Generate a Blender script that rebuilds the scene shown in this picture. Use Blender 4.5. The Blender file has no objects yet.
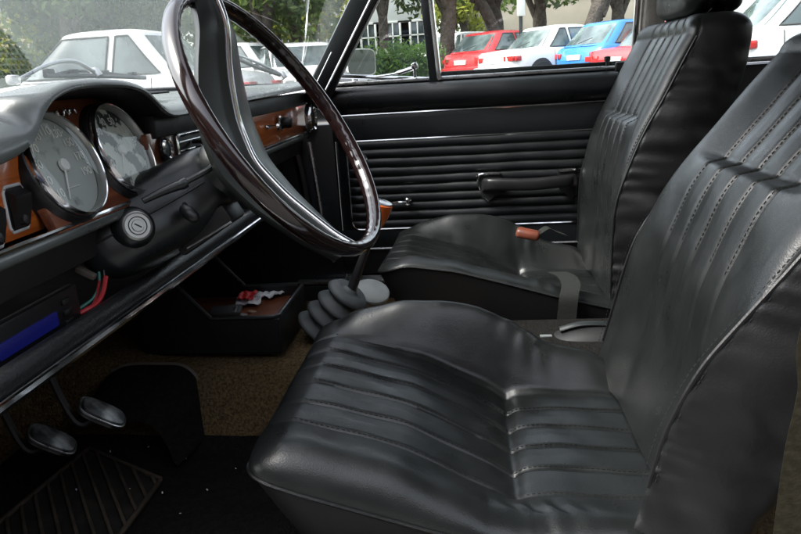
import bpy, bmesh, math, random
import numpy as np
from mathutils import Vector, Matrix
random.seed(7); RNG = np.random.default_rng(7)
SC = bpy.context.scene
COL = SC.collection
PI = math.pi

# ------------------------------------------------------------------ camera
F_PX, CX, CY = 690.0, 400.5, 267.0
def unit(v): v = np.array(v, float); return v / np.linalg.norm(v)
EX = unit([68, -199, F_PX]); _s = .062
_u = -(F_PX**2 + 199*199 - 199*_s*68) / (68 + 199*_s); _v = -199 + _s*(68 - _u)
EY = unit([_u, _v, F_PX]); EY = unit(EY - EX*EY.dot(EX)); EZ = np.cross(EX, EY)
R3 = np.stack([EX, EY, EZ], 1)
CAM = np.array([-1.3, 0.0, 1.05])
def P(px, py, x=None, y=None, z=None):
    """Point of the place where the sight line through a photo pixel meets a plane of the place."""
    d = R3.T @ np.array([(px-CX)/F_PX, (py-CY)/F_PX, 1.0])
    t = (x-CAM[0])/d[0] if x is not None else (y-CAM[1])/d[1] if y is not None else (z-CAM[2])/d[2]
    return CAM + t*d
cam = bpy.data.objects.new('camera', bpy.data.cameras.new('camera'))
COL.objects.link(cam)
rot = Matrix([list(R3.T[i]) for i in range(3)]) @ Matrix(((1,0,0),(0,-1,0),(0,0,-1)))
cam.matrix_world = Matrix.Translation(Vector(CAM)) @ rot.to_4x4()
cam.data.sensor_width = 36.0; cam.data.sensor_fit = 'HORIZONTAL'
cam.data.lens = 36.0*F_PX/801.0; cam.data.clip_start = .02; cam.data.clip_end = 3000
SC.camera = cam

# ------------------------------------------------------------------ helpers
def tag(o, label=None, cat=None, group=None, kind=None):
    if label: o['label'] = label
    if cat: o['category'] = cat
    if group: o['group'] = group
    if kind: o['kind'] = kind
    return o
def empty(name, loc, label=None, cat=None, group=None, rz=0.0):
    o = bpy.data.objects.new(name, None); COL.objects.link(o)
    o.location = loc; o.rotation_euler = (0, 0, rz); o.empty_display_size = .05
    return tag(o, label, cat, group)
def root_of(o):
    while o.parent is not None: o = o.parent
    return o

class MB:
    def __init__(s): s.v = []; s.f = []; s.n = 0
    def add(s, v, f):
        v = np.asarray(v, float).reshape(-1, 3)
        s.v.append(v); s.f += [tuple(int(i)+s.n for i in q) for q in f]; s.n += len(v); return s
    def grid(s, g, closed_u=False, closed_v=False, flip=False):
        g = np.asarray(g, float); nu, nv = g.shape[:2]; f = []
        for i in range(nu if closed_u else nu-1):
            for j in range(nv if closed_v else nv-1):
                a, b = i*nv+j, i*nv+(j+1) % nv
                c, d = ((i+1) % nu)*nv+(j+1) % nv, ((i+1) % nu)*nv+j
                f.append((a, d, c, b) if flip else (a, b, c, d))
        return s.add(g.reshape(-1, 3), f)
    def tube(s, path, r, n=10, closed=False, caps=True, flat=None):
        p = np.asarray(path, float); m = len(p)
        r = np.broadcast_to(np.asarray(r, float), (m,))
        if closed: t = np.roll(p, -1, 0)-np.roll(p, 1, 0)
        else: t = np.gradient(p, axis=0)
        t /= np.linalg.norm(t, axis=1)[:, None]+1e-12
        up = np.array([0, 0, 1.]) if abs(t[0][2]) < .9 else np.array([1., 0, 0])
        a = unit(np.cross(t[0], up)); rings = []
        for i in range(m):
            a = unit(a - t[i]*a.dot(t[i])); b = np.cross(t[i], a)
            th = np.linspace(0, 2*PI, n, endpoint=False)
            k = 1 if flat is None else flat
            rings.append(p[i]+r[i]*(np.cos(th)[:, None]*a+k*np.sin(th)[:, None]*b))
        n0 = s.n
        s.grid(np.array(rings), closed_u=closed, closed_v=True)
        if caps and not closed:
            s.f.append(tuple(n0+i for i in range(n))[::-1]); s.f.append(tuple(n0+(m-1)*n+i for i in range(n)))
        return s
    def lathe(s, prof, origin, axis, n=32, ref=None, capend=True):
        """prof: (radius, distance along axis) pairs."""
        ax = unit(axis); ref = np.array([0, 0, 1.]) if ref is None else np.asarray(ref, float)
        if abs(ax.dot(unit(ref))) > .95: ref = np.array([1., 0, 0])
        a = unit(ref-ax*ref.dot(ax)); b = np.cross(ax, a); th = np.linspace(0, 2*PI, n, endpoint=False)
        g = [np.asarray(origin)+ax*h+max(r, 1e-5)*(np.cos(th)[:, None]*a+np.sin(th)[:, None]*b) for r, h in prof]
        return s.grid(np.array(g), closed_v=True)
    def box(s, c, size, bev=.004, rot=None, seg=2):
        bm = bmesh.new(); bmesh.ops.create_cube(bm, size=1.0)
        for v in bm.verts: v.co = Vector((v.co.x*size[0], v.co.y*size[1], v.co.z*size[2]))
        if bev > 0: bmesh.ops.bevel(bm, geom=bm.edges[:], offset=min(bev, .49*min(size)), segments=seg, profile=.5, affect='EDGES')
        vs = np.array([v.co[:] for v in bm.verts]); bm.verts.index_update()
        fs = [[v.index for v in f.verts] for f in bm.faces]; bm.free()
        if rot is not None: vs = vs @ np.asarray(rot).T
        return s.add(vs+np.asarray(c, float), fs)
    def bar(s, a, b, w, h, up=(0, 0, 1), bev=.002):
        a, b = np.asarray(a, float), np.asarray(b, float); x = unit(b-a); y = np.cross(np.asarray(up, float), x)
        y = unit(y); z = np.cross(x, y)
        return s.box((a+b)/2, (np.linalg.norm(b-a), w, h), bev, np.stack([x, y, z], 1))
    def prism(s, poly, off):
        """flat polygon of 3-D points pushed along the vector off."""
        p = np.asarray(poly, float); n = len(p)
        return s.add(np.vstack([p, p+np.asarray(off, float)]),
                     [tuple(range(n))[::-1], tuple(range(n, 2*n))]+[(i, (i+1) % n, n+(i+1) % n, n+i) for i in range(n)])
    def build(s, name, mat, parent=None, local=False, smooth=True, sub=0, angle=40):
        me = bpy.data.meshes.new(name)
        v = np.vstack(s.v)
        if parent is not None and not local: v = v-np.array(root_of(parent).location)
        me.from_pydata(v.tolist(), [], s.f); me.validate()
        bm = bmesh.new(); bm.from_mesh(me); bmesh.ops.recalc_face_normals(bm, faces=bm.faces[:]); bm.to_mesh(me); bm.free()
        for m in (mat if isinstance(mat, (list, tuple)) else [mat]): me.materials.append(m)
        o = bpy.data.objects.new(name, me); COL.objects.link(o)
        if smooth:
            for p in me.polygons: p.use_smooth = True
            if angle: me.set_sharp_from_angle(angle=math.radians(angle))
        if sub:
            md = o.modifiers.new('sub', 'SUBSURF'); md.levels = md.render_levels = sub
        if parent is not None: o.parent = parent
        return o

def curve(pts, blur=.02):
    pts = sorted(pts); xs = [p[0] for p in pts]; ys = [p[1] for p in pts]
    d = np.linspace(xs[0]-3*blur, xs[-1]+3*blur, 600)
    sl0 = (ys[1]-ys[0])/(xs[1]-xs[0]); sl1 = (ys[-1]-ys[-2])/(xs[-1]-xs[-2])
    v = np.interp(d, xs, ys); v = np.where(d < xs[0], ys[0]+sl0*(d-xs[0]), np.where(d > xs[-1], ys[-1]+sl1*(d-xs[-1]), v))
    k = np.exp(-.5*((d[:, None]-d[None])/max(blur, 1e-4))**2); v2 = (k*v[None]).sum(1)/k.sum(1)
    return lambda x: np.interp(x, d, v2)
def sstep(a, b, t):
    t = np.clip((np.asarray(t, float)-a)/(b-a), 0, 1); return t*t*(3-2*t)
def spline(pts, n=40):
    pts = np.asarray(pts, float); m = len(pts); out = []
    q = np.vstack([2*pts[0]-pts[1], pts, 2*pts[-1]-pts[-2]])
    for t in np.linspace(0, m-1, n):
        i = min(int(t), m-2); u = t-i; a, b, c, d = q[i], q[i+1], q[i+2], q[i+3]
        out.append(.5*((2*b)+(-a+c)*u+(2*a-5*b+4*c-d)*u*u+(-a+3*b-3*c+d)*u**3))
    return np.array(out)
def text_data(body, size, shear=0.0, extrude=.0004):
    cu = bpy.data.curves.new('t', 'FONT'); cu.body = body; cu.size = size; cu.align_x = 'CENTER'; cu.align_y = 'CENTER'; cu.shear = shear; cu.extrude = extrude
    o = bpy.data.objects.new('t', cu); COL.objects.link(o)
    dg = bpy.context.evaluated_depsgraph_get(); me = bpy.data.meshes.new_from_object(o.evaluated_get(dg))
    v = np.array([x.co[:] for x in me.vertices]).reshape(-1, 3); f = [list(p.vertices) for p in me.polygons]
    bpy.data.objects.remove(o); bpy.data.curves.remove(cu); bpy.data.meshes.remove(me)
    return v, f

# ------------------------------------------------------------------ materials
def mat(name, col, rough=.5, metal=0.0, spec=.5, coat=0.0, bump=None, var=None, rvar=None, sheen=0.0, emit=None):
    """bump: list of (kind, scale, strength, distance); var: (scale, col2, lo, hi) noise mix; rvar: (scale, amount)."""
    m = bpy.data.materials.new(name); m.use_nodes = True; nt = m.node_tree; N = nt.nodes; L = nt.links
    b = N['Principled BSDF']; b.inputs['Base Color'].default_value = (*col, 1); b.inputs['Roughness'].default_value = rough
    b.inputs['Metallic'].default_value = metal; b.inputs['Specular IOR Level'].default_value = spec
    if coat: b.inputs['Coat Weight'].default_value = coat; b.inputs['Coat Roughness'].default_value = .06
    if sheen: b.inputs['Sheen Weight'].default_value = sheen
    if emit: b.inputs['Emission Color'].default_value = (*emit[0], 1); b.inputs['Emission Strength'].default_value = emit[1]
    tc = N.new('ShaderNodeTexCoord')
    if var:
        n = N.new('ShaderNodeTexNoise'); n.inputs['Scale'].default_value = var[0]; n.inputs['Detail'].default_value = 6
        L.new(tc.outputs['Object'], n.inputs['Vector'])
        r = N.new('ShaderNodeValToRGB'); r.color_ramp.elements[0].position = var[2]; r.color_ramp.elements[1].position = var[3]
        r.color_ramp.elements[0].color = (*col, 1); r.color_ramp.elements[1].color = (*var[1], 1)
        L.new(n.outputs['Fac'], r.inputs['Fac']); L.new(r.outputs['Color'], b.inputs['Base Color'])
    if rvar:
        n = N.new('ShaderNodeTexNoise'); n.inputs['Scale'].default_value = rvar[0]; n.inputs['Detail'].default_value = 5
        L.new(tc.outputs['Object'], n.inputs['Vector'])
        mr = N.new('ShaderNodeMapRange'); mr.inputs['From Min'].default_value = .3; mr.inputs['From Max'].default_value = .7
        mr.inputs['To Min'].default_value = rough-rvar[1]; mr.inputs['To Max'].default_value = rough+rvar[1]
        L.new(n.outputs['Fac'], mr.inputs['Value']); L.new(mr.outputs['Result'], b.inputs['Roughness'])
    prev = None
    for kind, sc, st, dist in (bump or []):
        if kind == 'noise':
            t = N.new('ShaderNodeTexNoise'); t.inputs['Detail'].default_value = 5; out = t.outputs['Fac']
        else:
            t = N.new('ShaderNodeTexVoronoi'); out = t.outputs['Distance']
        t.inputs['Scale'].default_value = sc; L.new(tc.outputs['Object'], t.inputs['Vector'])
        bp = N.new('ShaderNodeBump'); bp.inputs['Strength'].default_value = st; bp.inputs['Distance'].default_value = dist
        L.new(out, bp.inputs['Height'])
        if prev: L.new(prev.outputs['Normal'], bp.inputs['Normal'])
        prev = bp
    if prev: L.new(prev.outputs['Normal'], b.inputs['Normal'])
    return m
def glass(name, tint=(.93, .97, .95), refl=1.0, add=0.0):
    m = bpy.data.materials.new(name); m.use_nodes = True; nt = m.node_tree; N = nt.nodes; L = nt.links
    N.remove(N['Principled BSDF']); out = N['Material Output']
    t = N.new('ShaderNodeBsdfTransparent'); t.inputs['Color'].default_value = (*tint, 1)
    g = N.new('ShaderNodeBsdfGlossy'); g.inputs['Roughness'].default_value = .0; g.inputs['Color'].default_value = (1, 1, 1, 1)
    fr = N.new('ShaderNodeFresnel'); fr.inputs['IOR'].default_value = 1.45
    mu = N.new('ShaderNodeMath'); mu.operation = 'MULTIPLY'; mu.inputs[1].default_value = refl
    L.new(fr.outputs[0], mu.inputs[0]); mx = N.new('ShaderNodeMixShader')
    ad = N.new('ShaderNodeMath'); ad.operation = 'ADD'; ad.use_clamp = True; ad.inputs[1].default_value = add; L.new(mu.outputs[0], ad.inputs[0]); L.new(ad.outputs[0], mx.inputs[0]); L.new(t.outputs[0], mx.inputs[1]); L.new(g.outputs[0], mx.inputs[2]); L.new(mx.outputs[0], out.inputs['Surface'])
    return m
def wood_mat(name, c1, c2, axis='X'):
    m = mat(name, c1, rough=.28, coat=.6); nt = m.node_tree; N = nt.nodes; L = nt.links; b = N['Principled BSDF']
    tc = N.new('ShaderNodeTexCoord'); mp = N.new('ShaderNodeMapping'); mp.inputs['Scale'].default_value = (3, 30, 40)
    L.new(tc.outputs['Object'], mp.inputs['Vector'])
    n = N.new('ShaderNodeTexNoise'); n.inputs['Scale'].default_value = 2.2; n.inputs['Detail'].default_value = 8; n.inputs['Distortion'].default_value = 1.2
    L.new(mp.outputs[0], n.inputs['Vector']); r = N.new('ShaderNodeValToRGB')
    r.color_ramp.elements[0].position = .32; r.color_ramp.elements[1].position = .68
    r.color_ramp.elements[0].color = (*c2, 1); r.color_ramp.elements[1].color = (*c1, 1)
    L.new(n.outputs['Fac'], r.inputs['Fac']); L.new(r.outputs['Color'], b.inputs['Base Color'])
    return m

M = {}
M['leather'] = mat('black_leather', (.0058, .0068, .0068), .35, spec=.42, var=(5, (.0085, .0096, .0095), .35, .7), rvar=(14, .10),
                   bump=[('noise', 11, .35, .005), ('noise', 42, .20, .0016), ('noise', 130, .16, .0006), ('voronoi', 620, .30, .0005)])
M['leather_side'] = mat('black_leather_side', (.0060, .0058, .0063), .42, spec=.40, rvar=(10, .08),
                   bump=[('noise', 12, .4, .006), ('noise', 40, .3, .002), ('voronoi', 520, .22, .0006)])
M['skirt'] = mat('matt_black_leathercloth', (.0045, .0043, .0046), .6, spec=.22, bump=[('noise', 30, .3, .003)])
M['stitch'] = mat('grey_thread', (.013, .0145, .0145), .9, spec=.1)
M['vinyl'] = mat('black_door_vinyl', (.011, .0135, .0155), .31, spec=.6, rvar=(7, .06), bump=[('noise', 14, .12, .003), ('voronoi', 420, .35, .0007)])
M['rib_vinyl'] = mat('black_ribbed_vinyl', (.009, .0105, .012), .40, spec=.5, rvar=(12, .08), bump=[('noise', 30, .15, .0015), ('voronoi', 500, .3, .0005)])
M['dash_pad'] = mat('dusty_grey_dash_vinyl', (.095, .106, .103), .28, spec=.8, rvar=(9, .06), bump=[('voronoi', 450, .08, .0005)])  # black vinyl; sky glare from the windscreen put into the paler grey
M['dash_dark'] = mat('dark_plastic', (.006, .006, .0065), .55, rvar=(12, .1), bump=[('noise', 120, .15, .0006)])
M['shroud'] = mat('grey_black_plastic', (.012, .0145, .015), .34, spec=.5, rvar=(14, .1), bump=[('noise', 90, .1, .0006)], var=(26, (.024, .027, .026), .55, .85))
M['pebble'] = mat('pebbled_black_padding', (.010, .0105, .011), .42, spec=.45, bump=[('voronoi', 300, .4, .0010)])
M['chrome'] = mat('chrome', (.72, .73, .74), .14, metal=1.0, rvar=(30, .07))
M['alu'] = mat('brushed_aluminium', (.60, .61, .62), .34, metal=1.0, rvar=(60, .12))
M['wood'] = wood_mat('orange_walnut_veneer', (.68, .185, .034), (.38, .075, .012))
M['wood_dark'] = wood_mat('brown_walnut_veneer', (.26, .085, .038), (.14, .042, .020))  # walnut with shade painted in for the gauge panel; also brown tray floor
M['rim'] = mat('dark_brown_bakelite', (.011, .0045, .0042), .15, spec=.6, coat=.5, rvar=(20, .06))
M['spoke'] = mat('charcoal_wheel_pad', (.017, .019, .0185), .36, spec=.5, rvar=(16, .08), bump=[('voronoi', 500, .2, .0005)])
M['black'] = mat('black_plastic', (.010, .010, .011), .38, rvar=(20, .1))
M['tray'] = mat('black_tray_plastic', (.006, .0065, .007), .42, rvar=(15, .1), bump=[('noise', 60, .12, .0008)])
M['rubber'] = mat('grey_black_rubber', (.045, .050, .051), .6, var=(20, (.085, .092, .093), .45, .8), bump=[('noise', 60, .2, .0008)])
M['carpet'] = mat('brown_tan_carpet', (.062, .041, .020), .95, spec=.1, var=(190, (.16, .112, .058), .35, .7), bump=[('noise', 260, 1.0, .006), ('noise', 40, .5, .006)])
M['carpet_dark'] = mat('charcoal_carpet', (.007, .0068, .0065), .95, spec=.05, var=(120, (.015, .014, .0125), .4, .75), bump=[('noise', 240, .9, .004)])
M['mat_rubber'] = mat('black_rubber_mat', (.014, .012, .0105), .7, spec=.2, var=(30, (.036, .029, .022), .5, .8), bump=[('noise', 80, .4, .002)])
M['mat_rib'] = mat('worn_brown_rubber', (.035, .027, .020), .7, spec=.2, var=(40, (.07, .052, .036), .4, .75))
M['pedal'] = mat('worn_pedal_metal', (.035, .035, .035), .36, metal=.6, var=(30, (.36, .36, .35), .42, .70), bump=[('noise', 120, .3, .001)])
M['dial'] = mat('grey_dial_face', (.44, .47, .45), .5, var=(34, (.16, .18, .16), .60, .70))  # black dial; its sky reflection is painted into the grey
M['dial2'] = mat('mottled_dial_face', (.74, .77, .70), .5, var=(42, (.045, .05, .045), .49, .54))  # mottle paints the leaves and sky mirrored in the gauge
M['dialpaint'] = mat('white_dial_paint', (.88, .88, .84), .6)
M['glass'] = glass('window_glass', (.95, .98, .97), .55)
M['dialglass'] = glass('dial_glass', (.97, .98, .97), .45)
M['pane'] = mat('tinted_car_window', (.05, .068, .07), .04, spec=.9, var=(1.6, (.16, .20, .20), .42, .62))
M['carglass'] = glass('parked_car_glass', (.26, .34, .34), 1.2, .14)
M['display'] = mat('blue_display', (.004, .004, .03), .3, emit=((.012, .016, .20), .05))
M['belt_olive'] = mat('olive_webbing', (.010, .0088, .0052), .9, spec=.1, bump=[('noise', 300, .6, .001)], var=(120, (.018, .016, .010), .4, .7))
M['belt_grey'] = mat('grey_webbing', (.012, .013, .0118), .85, spec=.2, bump=[('noise', 300, .6, .001)])
M['pillar'] = mat('grey_ribbed_pillar_cloth', (.40, .37, .34), .9, spec=.2, var=(60, (.50, .47, .44), .35, .7), bump=[('noise', 200, .5, .002)])
M['orange'] = mat('amber_wood_knob', (.50, .095, .012), .2, coat=.8, var=(22, (.33, .05, .008), .4, .7))
M['redbelt'] = mat('terracotta_plastic', (.14, .036, .019), .45, var=(40, (.09, .025, .014), .4, .7))
M['white'] = mat('white_plastic', (.62, .63, .65), .45, rvar=(20, .1))
M['palegrey'] = mat('pale_grey_plastic', (.15, .16, .16), .5, var=(22, (.09, .10, .10), .4, .75))
M['red'] = mat('red_foil', (.55, .03, .035), .3, bump=[('noise', 60, .6, .003)])
M['foil'] = mat('white_printed_foil', (.72, .72, .72), .3, var=(70, (.10, .16, .30), .58, .64), bump=[('noise', 60, .7, .003)])
M['wire_red'] = mat('red_cable', (.40, .022, .028), .4)
M['wire_green'] = mat('green_cable', (.02, .16, .12), .4)
M['wire_tan'] = mat('tan_cable', (.30, .17, .10), .5)
M['wire_black'] = mat('black_cable', (.01, .01, .01), .4)
M['bracket'] = mat('dusty_metal', (.10, .085, .07), .6, bump=[('noise', 60, .4, .002)])
M['coin'] = mat('coin_metal', (.75, .55, .38), .35, metal=1.0)
M['lockface'] = mat('dull_lock_face', (.42, .42, .40), .38, metal=.8)
M['darkmetal'] = mat('dark_painted_metal', (.015, .017, .018), .35)
M['body_white'] = mat('cream_car_paint', (.60, .60, .58), .25, coat=.6)
M['headliner'] = mat('pale_headliner', (.42, .42, .40), .85, bump=[('noise', 200, .3, .001)])
M['asphalt'] = mat('asphalt', (.075, .074, .072), .9, var=(1.5, (.11, .108, .104), .3, .7), bump=[('noise', 60, .5, .01)])
M['tyre'] = mat('tyre_rubber', (.02, .02, .02), .8)
M['hub'] = mat('wheel_silver', (.45, .46, .47), .35, metal=.8)
for k, c in dict(pw=(.72, .73, .73), pr=(.52, .035, .04), pr2=(.50, .025, .03), pb=(.035, .17, .42), ps=(.56, .58, .58), pw2=(.66, .67, .68)).items():
    M[k] = mat('car_paint_'+k, c, .28, coat=.7, rvar=(6, .04))
M['seam'] = mat('panel_gap', (.03, .03, .03), .7)
M['tail'] = mat('red_lamp_lens', (.45, .03, .03), .15, coat=.5)
M['plate'] = mat('white_number_plate', (.72, .72, .68), .4)
M['bark'] = mat('bark', (.075, .058, .046), .95, var=(9, (.13, .105, .085), .35, .7), bump=[('noise', 14, 1.0, .06)])
M['bark_dark'] = mat('dark_bark', (.052, .044, .037), .95, var=(9, (.10, .083, .07), .35, .7), bump=[('noise', 14, 1.0, .06)])
def leaf_mat(name, c1, c2, sc=.9):
    m = mat(name, c1, .55, spec=.3, var=(sc, c2, .35, .68)); nt = m.node_tree; N = nt.nodes; L = nt.links; b = N['Principled BSDF']
    t = N.new('ShaderNodeBsdfTranslucent'); b.inputs['Specular IOR Level'].default_value = .2; t.inputs['Color'].default_value = (c2[0]*2.0, c2[1]*2.1, c2[2]*1.3, 1); mx = N.new('ShaderNodeMixShader'); mx.inputs[0].default_value = .45
    L.new(b.outputs[0], mx.inputs[1]); L.new(t.outputs[0], mx.inputs[2]); L.new(mx.outputs[0], N['Material Output'].inputs['Surface'])
    return m
M['leaf'] = leaf_mat('mid_green_leaves', (.06, .095, .038), (.11, .15, .06))
M['leaf_dark'] = leaf_mat('dark_green_leaves', (.04, .06, .038), (.075, .105, .06))
M['leaf_yellow'] = leaf_mat('yellow_green_leaves', (.13, .15, .035), (.21, .22, .06))
M['hedge'] = leaf_mat('hedge_leaves', (.05, .095, .03), (.09, .15, .05), 2.5)
M['grey_wall'] = mat('grey_render', (.27, .285, .28), .9, var=(1.2, (.33, .345, .34), .3, .7))
M['beige_wall'] = mat('beige_render', (.24, .21, .165), .9, var=(.9, (.30, .27, .22), .3, .7))
M['yellow_wall'] = mat('yellow_render', (.50, .43, .24), .9, var=(.9, (.56, .50, .32), .3, .7))
M['win'] = mat('dark_window_pane', (.03, .04, .045), .08)
M['trimwhite'] = mat('white_trim', (.42, .43, .42), .6)

# ------------------------------------------------------------------ front seats
PANEL = curve([(.34,.612),(.27,.619),(.25,.622),(.10,.578),(-.02,.514),(-.044,.4955),(-.058,.506),(-.10,.508),(-.27,.497)], .009)
CREST = curve([(.34,.600),(.26,.625),(.22,.640),(.136,.660),(.064,.659),(-.007,.643),(-.078,.606),(-.122,.574),(-.165,.562),(-.200,.557),(-.232,.530),(-.30,.525)], .010)
PIPE = curve([(.36,.616),(.29,.601),(.263,.588),(.188,.564),(.062,.524),(-.26,.435)], .02)
GROOVES = np.array([-.15, -.09, -.03, .03, .09, .15])
BACK_GROOVES = np.array([-.12, -.06, 0, .06, .12])
def pleat(t, G=None):
    """height of the padded pleats across the panel (t from the seat's centre line)."""
    d = np.min(np.abs(t[..., None]-(GROOVES if G is None else G)), axis=-1)
    return np.where(np.abs(t) < (.152 if G is None else .122), -.0056*np.exp(-(d/.0038)**2)+.0030*np.clip(d/.03, 0, 1)**.6, -.0056*np.exp(-(d/.0038)**2))
def wob(x, y, k=1.0):
    return k*(.0016*np.sin(21*x+13*y+.7)*np.sin(17*y-9*x)+.0011*np.sin(47*x-31*y)*np.sin(39*y+1.3))
def fold(t, Y):
    a = np.abs(t); return .0035*np.sin(190*(Y+.35*a)+2*np.sin(60*a))*np.exp(-((Y+.075)/.040)**2)*sstep(.13, .18, a)*sstep(.215, .19, a)
def panel_z(t, Y):
    ta = np.abs(t)
    z = PANEL(Y)+pleat(t)*sstep(.30, .20, Y)*(1-.45*sstep(-.03, -.06, Y))
    fold = np.exp(-((Y+.045)/.008)**2)
    return z-.004*fold*(ta < .16)+wob(t, Y)
HIGH_PIPE = curve([(.36,.612),(.30,.622),(.27,.630),(.249,.637),(.222,.643),(.114,.627),(.007,.596),(-.112,.56),(-.27,.52)], .012)
def cushion_mesh(cx, dy, dz, high):
    ys = np.concatenate([np.linspace(-.26, .205, 142), .205+.082*np.sin(np.linspace(0, PI/2, 30))[1:]])
    es = np.concatenate([np.ones(142), np.cos(np.linspace(0, PI/2, 30))[1:]])
    tt = np.linspace(-.205, .205, 150); aa = np.linspace(0, PI/2, 16)[1:]
    g = np.zeros((len(ys), 150+30, 3)); edge = [[], []]
    for i, (y, e) in enumerate(zip(ys, es)):
        yc = min(y, .245); zp = PIPE(y) if y < .235 else PIPE(.235)+(y-.235)*.25
        zpl = zp if not high else (HIGH_PIPE(y) if y < .235 else HIGH_PIPE(.235)-(y-.235)*.30)
        k = sstep(.135, .205, np.abs(tt)); pz = panel_z(tt, np.full_like(tt, yc)); cz = CREST(yc)
        czl = np.where(tt < 0, max(PANEL(yc)+.010, zpl+(.012 if high else .026)), cz); zt = pz*(1-k)+(czl+wob(tt, yc, 1.2)+fold(tt, np.full_like(tt, yc)))*k
        sx = 1-.15*(1-e)**1.3
        right = [(.205+.045*math.sin(a), zp+(zt[-1]-zp)*math.cos(a)**.85 if a < PI/2-1e-6 else zp) for a in aa]
        row_t = np.array([-p[0] for p in right[::-1]]+list(tt)+[p[0] for p in right])
        row_z = np.array([zpl+(zt[0]-zpl)*((p[1]-zp)/(zt[-1]-zp+1e-9)) for p in right[::-1]]+list(zt)+[p[1] for p in right])
        zb = zpl+(zp-zpl)*np.clip((row_t+.25)/.5, 0, 1); row_z = zb+(row_z-zb)*e**.62
        g[i, :, 0] = cx+row_t*sx; g[i, :, 1] = y+dy; g[i, :, 2] = row_z+dz
        edge[0].append(g[i, 0].copy()); edge[1].append(g[i, -1].copy())
    return g, edge
SZ = .58                                                                  # backrest pivot height
FRONT = curve([(.45,-.285),(.55,-.290),(.643,-.296),(.767,-.293),(.873,-.317),(.948,-.353),(1.07,-.413),(1.13,-.45)], .025)
SEAMY = curve([(.45,-.285),(.55,-.288),(.697,-.290),(.76,-.294),(.851,-.326),(.909,-.350),(.956,-.378),(1.03,-.414),(1.066,-.432),(1.13,-.466)], .02)
SEAM_D = curve([(.45,-.250),(.558,-.253),(.637,-.252),(.721,-.268),(.775,-.293),(.8536,-.329),(.909,-.352),(.956,-.378),(1.03,-.414),(1.066,-.432),(1.13,-.466)], .02)
SEAM_NOW = [SEAMY]
REAR = curve([(.45,-.37),(.55,-.395),(.70,-.435),(.784,-.459),(.863,-.493),(.94,-.516),(1.023,-.538),(1.069,-.544),(1.13,-.546)], .02)
def back_ring(z, e, cap=0.0):
    """one level of the backrest: front panel, bolsters, side seams, side panels, rear."""
    tt = np.linspace(-.205, .205, 110); ta = np.abs(tt)
    k = sstep(.105, .20, ta); step = sstep(.925, .912, z)
    rec = 0
    puff = .010*step*np.exp(-((.912-z)/.06)**2) if z < .93 else 0
    fade = sstep(.60, .72, z)
    g = -pleat(tt, BACK_GROOVES)*1.15*fade
    pan = FRONT(z)-.020+.012*step*sstep(.62, .9, z)+.6*puff-g*1.0
    pan = pan - .006*np.exp(-((z-.918)/.005)**2)
    fr = pan*(1-k)+FRONT(z)*k+wob(tt, z, .5)
    sy, ry = SEAM_NOW[0](z), REAR(z)
    w = .25+.004*math.sin(9*z)
    aa = np.linspace(0, PI/2, 12)[1:]; ws_ = .232
    wr = wob(np.full(30, z*3.0), np.linspace(sy, ry, 30), .8)
    dj = np.arange(30)/30; wr = wr+.8*(.0022*np.sin(2*PI*z/.034+2.5*math.sin(31*z)+dj*2)*np.exp(-dj/.28)+.0025*np.sin(2*PI*z/.085+6*dj+1.5*math.sin(17*z))*np.sin(PI*dj))*float(sstep(1.09, 1.0, z))
    side_y = np.linspace(sy, ry+.03, 30)[1:]
    side_x = ws_+.001+(w-ws_)*np.sin(np.linspace(0, PI*.62, 30))[1:]+wr[1:]
    bk = np.linspace(0, PI/2, 7)[1:]
    def halves(sy):
        side_y = np.linspace(sy, ry+.03, 30)[1:]
        return [(.205+(ws_-.205)*math.sin(a), sy+(fr[-1]-sy)*math.cos(a)) for a in aa]+list(zip(side_x, side_y))+[(side_x[-1]-.03*(1-math.cos(b)), ry+.03-.03*math.sin(b)) for b in bk]
    half = halves(SEAMY(z)); halfn = halves(sy)
    pts = [(t, y) for t, y in zip(tt, fr)]+half+[(-x, y) for x, y in halfn[::-1]]
    pts = np.array(pts); n_seam = len(tt)+len(aa)-1
    if cap:
        ym = .5*(FRONT(z)+ry); pts[:, 0] *= 1-.22*cap; pts[:, 1] = ym+(pts[:, 1]-ym)*(1-.55*cap)
    return pts, n_seam
def tilt(p, a, dy, dz, piv=(-.295, SZ)):
    p = np.array(p, float); y = p[..., 1]-piv[0]; z = p[..., 2]-piv[1]
    p[..., 1] = piv[0]+y*math.cos(a)-z*math.sin(a)+dy; p[..., 2] = piv[1]+y*math.sin(a)+z*math.cos(a)+dz
    return p
def stitches(mb, path, length=.0042, gap=.0030, w=.0005, lift=.0005, up=(0, 0, 1)):
    p = np.asarray(path); d = np.concatenate([[0], np.cumsum(np.linalg.norm(np.diff(p, axis=0), axis=1))]); s = 0
    at = lambda q: np.array([np.interp(q, d, p[:, i]) for i in range(3)])
    up = np.asarray(up, float)
    while s+length < d[-1]:
        a, b = at(s)+up*lift, at(s+length)+up*lift; x = unit(b-a); y = unit(np.cross(up, x))*w; h = up*.0006
        mb.add([a-y, a+y, b+y, b-y, a-y+h, a+y+h, b+y+h, b-y+h], [(0,1,2,3),(4,5,6,7),(0,1,5,4),(2,3,7,6),(0,3,7,4),(1,2,6,5)]); s += length+gap
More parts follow.
